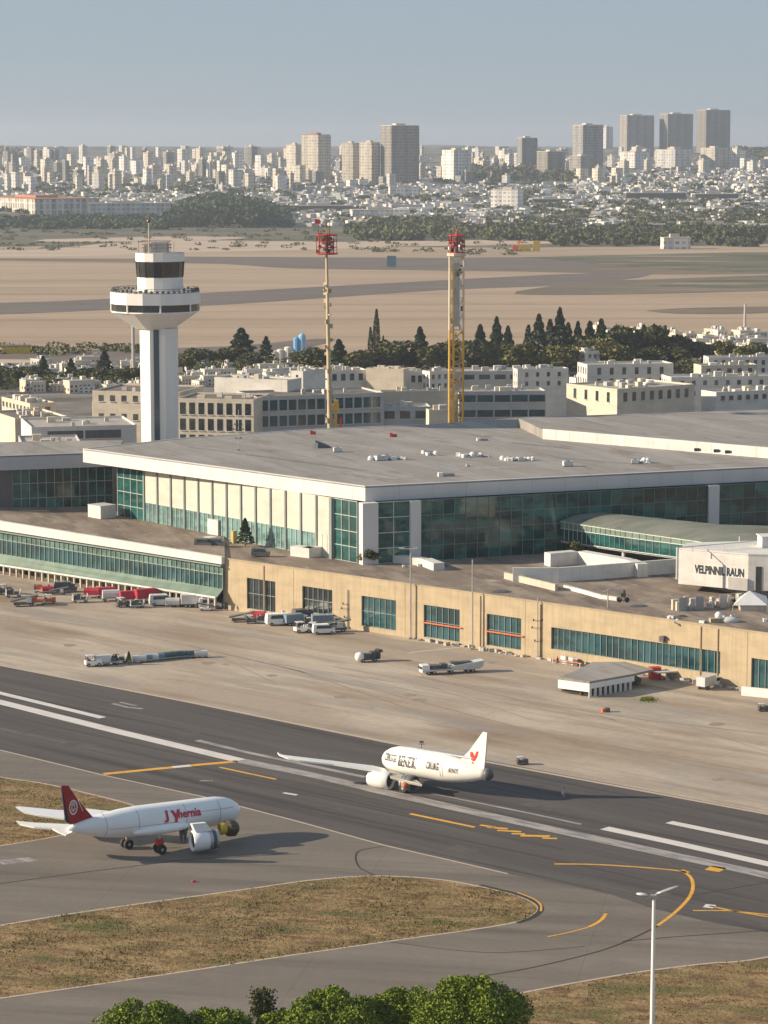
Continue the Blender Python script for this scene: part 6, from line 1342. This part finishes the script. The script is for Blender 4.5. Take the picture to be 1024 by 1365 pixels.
# ------------------------------------------------------------------ parked cars of the town and low roofs with clutter
def car(col):
    r = proto('parked_car'); mb = MB(); taper(mb, -2.2, 2.2, 1.8, .3, .85, 0, .1, 1.75); taper(mb, -1.7, 1.2, 1.7, .85, 1.4, .3, .7, 1.35); build('body', mb, col, r)
    mb = MB(); taper(mb, -1.55, 1.08, 1.73, .92, 1.28, .2, .5, 1.5); build('window', mb, m_glassk, r); wheels(r, (-1.35, 1.35), (-.8, .8), .32, .2); return r
CP = [car(m_white2), car(m_ltgrey), car(m_dkgrey), car(flat('blue_car_paint', (.06, .12, .25), .3, .1, world=False))]
for i in range(150):
    x0, x1, y0, y1 = random.choice([(0, 190, 487, 505), (240, 480, 482, 492), (800, 1000, 476, 486), (620, 760, 502, 506)])
    place(random.choice(CP), P(random.uniform(x0, x1), random.uniform(y0, y1)), random.choice([.2, 1.7])+random.uniform(-.1, .1), 1.25, 'small parked car among the town buildings', 'car', 'cars parked among the town buildings')

# ------------------------------------------------------------------ far city
m_w1 = facade('cream_tower', (.70, .62, .50), (.19, .18, .17), 7, 6.5, .6, .55); m_w2 = facade('grey_tower', (.30, .29, .28), (.07, .075, .08), 8, 6.5, .7, .55); m_w3 = facade('brown_tower', (.30, .27, .235), (.06, .06, .065), 7, 6.5, .62, .5)
m_w4 = facade('white_tower', (.76, .73, .68), (.22, .22, .23), 8, 7, .6, .5); m_w5 = facade('arcade_block', (.66, .62, .55), (.11, .10, .09), 11, 11, .6, .8); m_roofred = flat('red_tile_roof', (.40, .16, .08), .8, .2)
def tower(xl, xm, xr, yt, yb, m, label, group=None, name='apartment_tower', crown_=True, rfm=None, yaw=None):
    g = G(xm, yb); D = g.y; k = D/FPX; wl, wr = max(2, (xm-xl)*k), max(3, (xr-xm)*k)
    a = math.atan2(wl, wr); a = min(max(a, .18), 1.2) if yaw is None else yaw; W_, Dp = wr/math.cos(a), min(400 if name == 'arcaded_block' else 60, wl/math.sin(a)); h = (yb-yt)*k+3
    r = thing(name, (g.x, g.y, g.z-3), label, 'building', group, rz=a)
    build('body', MB().box((W_/2, Dp/2, 0), (W_, Dp, h)), m, r, local=True)
    if crown_:
        build('parapet', MB().box((W_/2, Dp/2, h), (W_+.8, Dp+.8, 1.2)), rfm or m_cream, r, local=True)
        build('roof_housing', MB().box((W_*.45, Dp*.45, h+1.2), (W_*.35, Dp*.35, 4)), rfm or m_cream, r, local=True)
    if h > 60 and group is None:
        mb = MB(); n = int(W_/9)
        for i in range(n+1): mb.box((i*W_/n, -.5, 0), (1.6, 1.4, h-2))
        for j in range(int(h/14)): mb.box((W_/2, -.45, 5+j*14), (W_, .9, .8))
        build('balcony_ribs', mb, m, r, local=True)
    return r
for xl, xm, xr, yt, yb, m, lab in [
    (382, 394, 403, 194, 240, m_w1, 'pale tower left of the red-topped cream tower'), (402, 424, 440, 181, 243, m_w1, 'cream tower with a red roof box, second tallest left of the centre'), (456, 470, 479, 192, 244, m_w1, 'cream tower left of its twin beside the tall grey tower'), (479, 495, 506, 191, 245, m_w1, 'cream tower directly left of the tall grey tower'),
    (507, 522, 558, 169, 246, m_w3, 'tallest grey tower near the centre of the skyline'), (590, 605, 628, 201, 241, m_w4, 'white block with a grey side right of the tallest central tower'), (690, 696, 716, 185, 228, m_w2, 'slim grey tower alone between the centre and the right towers'), (717, 730, 754, 203, 234, m_w3, 'broad brown block with a yellow roof box'),
    (765, 777, 804, 168, 226, m_w2, 'tall grey tower leftmost of the right-hand tower row'), (803, 808, 817, 170, 198, m_w4, 'small white tower behind the leftmost right-hand tower'), (760, 774, 793, 209, 236, m_w3, 'low tan box in front of the leftmost right-hand tower'), (824, 836, 872, 155, 206, m_w3, 'tall dark tower second in the right-hand tower row'),
    (878, 890, 924, 153, 206, m_w3, 'tall dark tower third in the right-hand tower row'), (927, 941, 974, 148, 204, m_w3, 'tallest dark tower with a lit cream side at the right end of the row'), (936, 953, 972, 198, 225, m_w1, 'low cream block under the rightmost dark tower'), (868, 900, 925, 200, 225, m_w4, 'long pale block under the third right-hand tower'), (828, 850, 868, 203, 226, m_w4, 'pale low block under the second right-hand tower'), (972, 982, 996, 201, 225, m_w4, 'pale low block right of the cream block on the right')]:
    tower(xl, xm, xr, yt, yb, m, lab, rfm=m_roofred if 'red roof' in lab else None)
GR_ = 'apartment blocks of the far city'
for i in range(290):
    if i < 165: x = random.uniform(-20, 400); yb = random.uniform(210, 258); yt = yb-random.uniform(9, 30)
    elif i < 240: x = random.uniform(400, 860); yb = random.uniform(206, 250); yt = yb-random.uniform(6, 19)
    else: x = random.uniform(600, 1030); yb = random.uniform(206, 232); yt = yb-random.uniform(6, 18)
    yt = max(yt, 194+abs(x-500)*.0+random.uniform(0, 5)); yb = max(yb, yt+6)
    w_ = random.uniform(6, 18); m = random.choice([m_w1, m_w1, m_w1, m_w4, m_w4, m_w2])
    tower(x, x+w_*random.uniform(.25, .6), x+w_, yt, yb, m, 'pale apartment block in the hazy far city below the skyline', GR_, 'apartment_block', crown_=i % 2 == 0)
tower(-60, 47, 127, 266, 286, m_w5, 'long cream arcaded block with orange red roof at the far left', rfm=m_roofred, yaw=.5, name='arcaded_block'); tower(117, 119, 226, 272, 291, m_w4, 'long white block with dark windows in front of the far city', name='long_block', yaw=.12)
tower(655, 690, 699, 254, 279, m_w4, 'white block with a grey side in the middle of the house carpet', name='white_block'); tower(466, 470, 546, 281, 293, m_w4, 'long white low block above the dark wood', name='long_block', yaw=.1); tower(518, 520, 560, 250, 264, m_w4, 'white hall right behind the central towers', name='hall', yaw=.1)
tower(146, 148, 158, 238, 250, m_w1, 'small bright cream block alone among the left city', name='small_block'); tower(262, 263, 279, 259, 268, flat('red_block', (.45, .12, .08), .7), 'small red block in front of the left city', name='small_block', crown_=False); tower(884, 885, 921, 318, 332, m_w4, 'white shed at the edge of the far wood on the right', name='shed', yaw=.1)
for i in range(26):
    x = random.uniform(480, 1020); y = random.uniform(276, 306); tower(x, x+2, x+random.uniform(18, 60), y-random.uniform(4, 7), y, random.choice([m_w4, m_wht, m_cream, m_gry]), 'long low pale hall in the house plain beyond the fields', 'long halls of the house plain', 'hall', crown_=False, yaw=.12)
for x0, x1, yt, yb in ((833, 915, 258, 268), (925, 985, 259, 268), (708, 765, 266, 272), (386, 470, 275, 284), (860, 1030, 300, 305)): tower(x0, x0+2, x1, yt, yb, flat('dark_hall', (.07, .075, .08), .7), 'low dark hall among the house carpet', 'dark halls', 'hall', yaw=.08)
# houses: the nearest as things, the rest as one mass
def tiny(k):
    r = proto('city_house'); w_, d_, h = random.uniform(9, 20), random.uniform(8, 14), random.uniform(4, 9); m = [m_wht, WALLS[1], m_cream, m_gry, WALLS[0], WALLS[2]][k]
    build('wall', MB().box((0, 0, 0), (w_, d_, h)), m, r); build('roof', MB().box((0, 0, h), (w_+.5, d_+.5, .5)), m_roofred if k == 4 else m_rl, r); build('windows', MB().box((0, -d_/2-.05, h*.4), (w_*.7, .2, h*.25)), m_glassk, r); return r
TH_ = [tiny(k) for k in range(6)]
for i in range(290):
    x = random.uniform(390, 1030) if i % 6 else random.uniform(0, 380); y = random.uniform(272, 300) if x > 390 else random.uniform(262, 282)
    place(random.choice(TH_), G(x, y), random.uniform(-.2, .9), random.uniform(.5, 1.0), 'small white house in the near rows of the city plain', 'house', 'houses of the city plain')
mb = [MB(), MB(), MB()]
m_h = [flat('far_white', (.70, .68, .64), .8), flat('far_sand', (.56, .49, .40), .8), flat('far_grey', (.32, .315, .31), .8)]
for i in range(13000):
    x = random.uniform(-40, 1064); y = 212+90*random.random()**1.1 if x > 380 else 214+66*random.random()
    if 560 < x < 760 and y < 246 and random.random() < .8: continue
    if math.sin(x*.045+y*.5)*math.sin(y*.9+x*.01) > .55: continue
    g = G(x, y); s = random.uniform(.6, 1.25); mb[random.choice([0, 0, 1, 2, 2])].box((g.x, g.y, g.z-2), (random.uniform(6, 17)*s, random.uniform(6, 11)*s, 2+random.uniform(2, 7)*s), random.uniform(-.3, .9))
for k, m in enumerate(m_h): tag(build('distant_houses', mb[k], m), ('sea of tiny white houses covering the far plain', 'sea of tiny cream houses covering the far plain', 'sea of tiny grey houses covering the far plain')[k], 'houses', kind='stuff')
# woods
def wood(name, label, spots, col, n, s, rad, zsc=1.0):
    cs = []
    for x, y, hh in spots:
        g = G(x, y); m_ = max(6, int(n/len(spots))); d = rng.normal(size=(m_, 3)); d /= np.linalg.norm(d, axis=1)[:, None]; d *= (.7+.35*rng.random(m_))[:, None]; rr = rad*random.uniform(.6, 1.3); d[:, 0] *= rr; d[:, 1] *= rr; d[:, 2] *= hh/2
        cs.append(d+np.array([g.x, g.y, g.z+hh/2]))
    c = np.concatenate(cs); V, F_ = leafquads(c, s*rng.uniform(.6, 1.4, len(c))); tag(build(name, (V, F_), LM[col]), label, 'wood', kind='stuff')
def rnd(n, x0, x1, y0, y1, h0, h1): return [(random.uniform(x0, x1), random.uniform(y0, y1), random.uniform(h0, h1)) for _ in range(n)]
wood('far_wood', 'dark wood along the left edge of the fields', rnd(190, -30, 240, 292, 306, 5, 10), 'dark', 14000, 4.0, 12)
wood('wooded_mound', 'dark wooded mound right of the long white block', [(x, y, 14+26*max(0, 1-((x-300)/75)**2)*random.uniform(.7, 1)) for x, y, _ in rnd(260, 222, 385, 284, 304, 1, 2)], 'dark', 15000, 4.5, 13)
wood('far_wood', 'dark wood behind the two red-topped masts', rnd(120, 466, 720, 306, 321, 8, 15)+rnd(40, 490, 600, 298, 306, 10, 16), 'mid', 12000, 4.0, 12)
wood('far_wood', 'dark wood along the right edge of the fields', rnd(50, 735, 1060, 320, 329, 7, 13)+rnd(130, 680, 1060, 308, 321, 9, 16)+rnd(70, 690, 1060, 292, 306, 8, 14), 'mid', 24000, 3.4, 10)
wood('distant_groves', 'dark groves scattered among the far houses', rnd(200, -20, 1050, 232, 300, 5, 11)+rnd(80, 620, 770, 228, 244, 14, 26)+rnd(120, 0, 400, 225, 262, 6, 14)+rnd(60, -20, 60, 203, 218, 10, 20)+rnd(90, 690, 1040, 270, 300, 6, 12)+rnd(60, 980, 1050, 200, 214, 8, 16), 'mid', 36000, 5, 15)
wood('field_scrub', 'low scrub and bushes dotted over the near fields', rnd(110, -20, 440, 306, 334, 1.5, 4)+rnd(40, 460, 700, 322, 340, 2, 4)+rnd(30, 0, 200, 462, 474, 2, 4), 'mid', 7000, 1.6, 7)
wood('scrub_belt', 'olive undergrowth filling the tree belt behind the town', rnd(120, 240, 940, 488, 500, 4, 8)+rnd(60, 0, 200, 508, 520, 4, 7), 'mid', 26000, .9, 6)
r = thing('yellow_machinery', G(706, 335), 'yellow and orange machinery in front of the wood on the right', 'machinery'); p = G(706, 335)
build('body', MB().box((p.x-6, p.y, 0), (14, 6, 8)).box((p.x+8, p.y, 0), (8, 6, 12)), m_ye, r); build('boom', MB().box((p.x-16, p.y, 0), (8, 5, 7)).tube((p.x-16, p.y, 6), (p.x-8, p.y, 13), .8), m_orange, r)
r = thing('yellow_shed', P(22, 471), 'mustard coloured shed at the far left of the sand field', 'shed'); p = P(22, 471); build('wall', MB().box(p, (16, 8, 4.5), .1), m_ye, r); build('roof', MB().box((p.x, p.y, 4.5), (17, 9, .4), .1), m_rb, r)
p = P(522, 357); r = thing('field_sign', p, 'blue green panel on two posts in the field strip between the masts', 'sign'); build('panel', MB().box((p.x, p.y, 1), (9, .5, 11)), flat('blue_green_panel', (.10, .22, .27), .6, .1), r); build('post', MB().box((p.x-3, p.y, 0), (.4, .4, 1)), m_met, r); build('post', MB().box((p.x+3, p.y, 0), (.4, .4, 1)), m_met, r)

# ------------------------------------------------------------------ haze
hz, nth, bh = mk('haze_air'); nth.nodes.remove(bh); vol = nth.nodes.new('ShaderNodeVolumePrincipled'); vol.inputs['Color'].default_value = (.80, .88, 1.0, 1); vol.inputs['Density'].default_value = .000056; vol.inputs['Anisotropy'].default_value = .3
nth.links.new(vol.outputs[0], nth.nodes['Material Output'].inputs['Volume'])
tag(build('haze', MB().box((0, 10500, -4), (19000, 23200, 274)), hz), kind='stuff')

for o in [o for o in SC.objects if o.parent is None and o.type in ('MESH', 'EMPTY') and 'label' not in o and 'kind' not in o]:
    for c_ in list(o.children_recursive): bpy.data.objects.remove(c_)
    bpy.data.objects.remove(o)
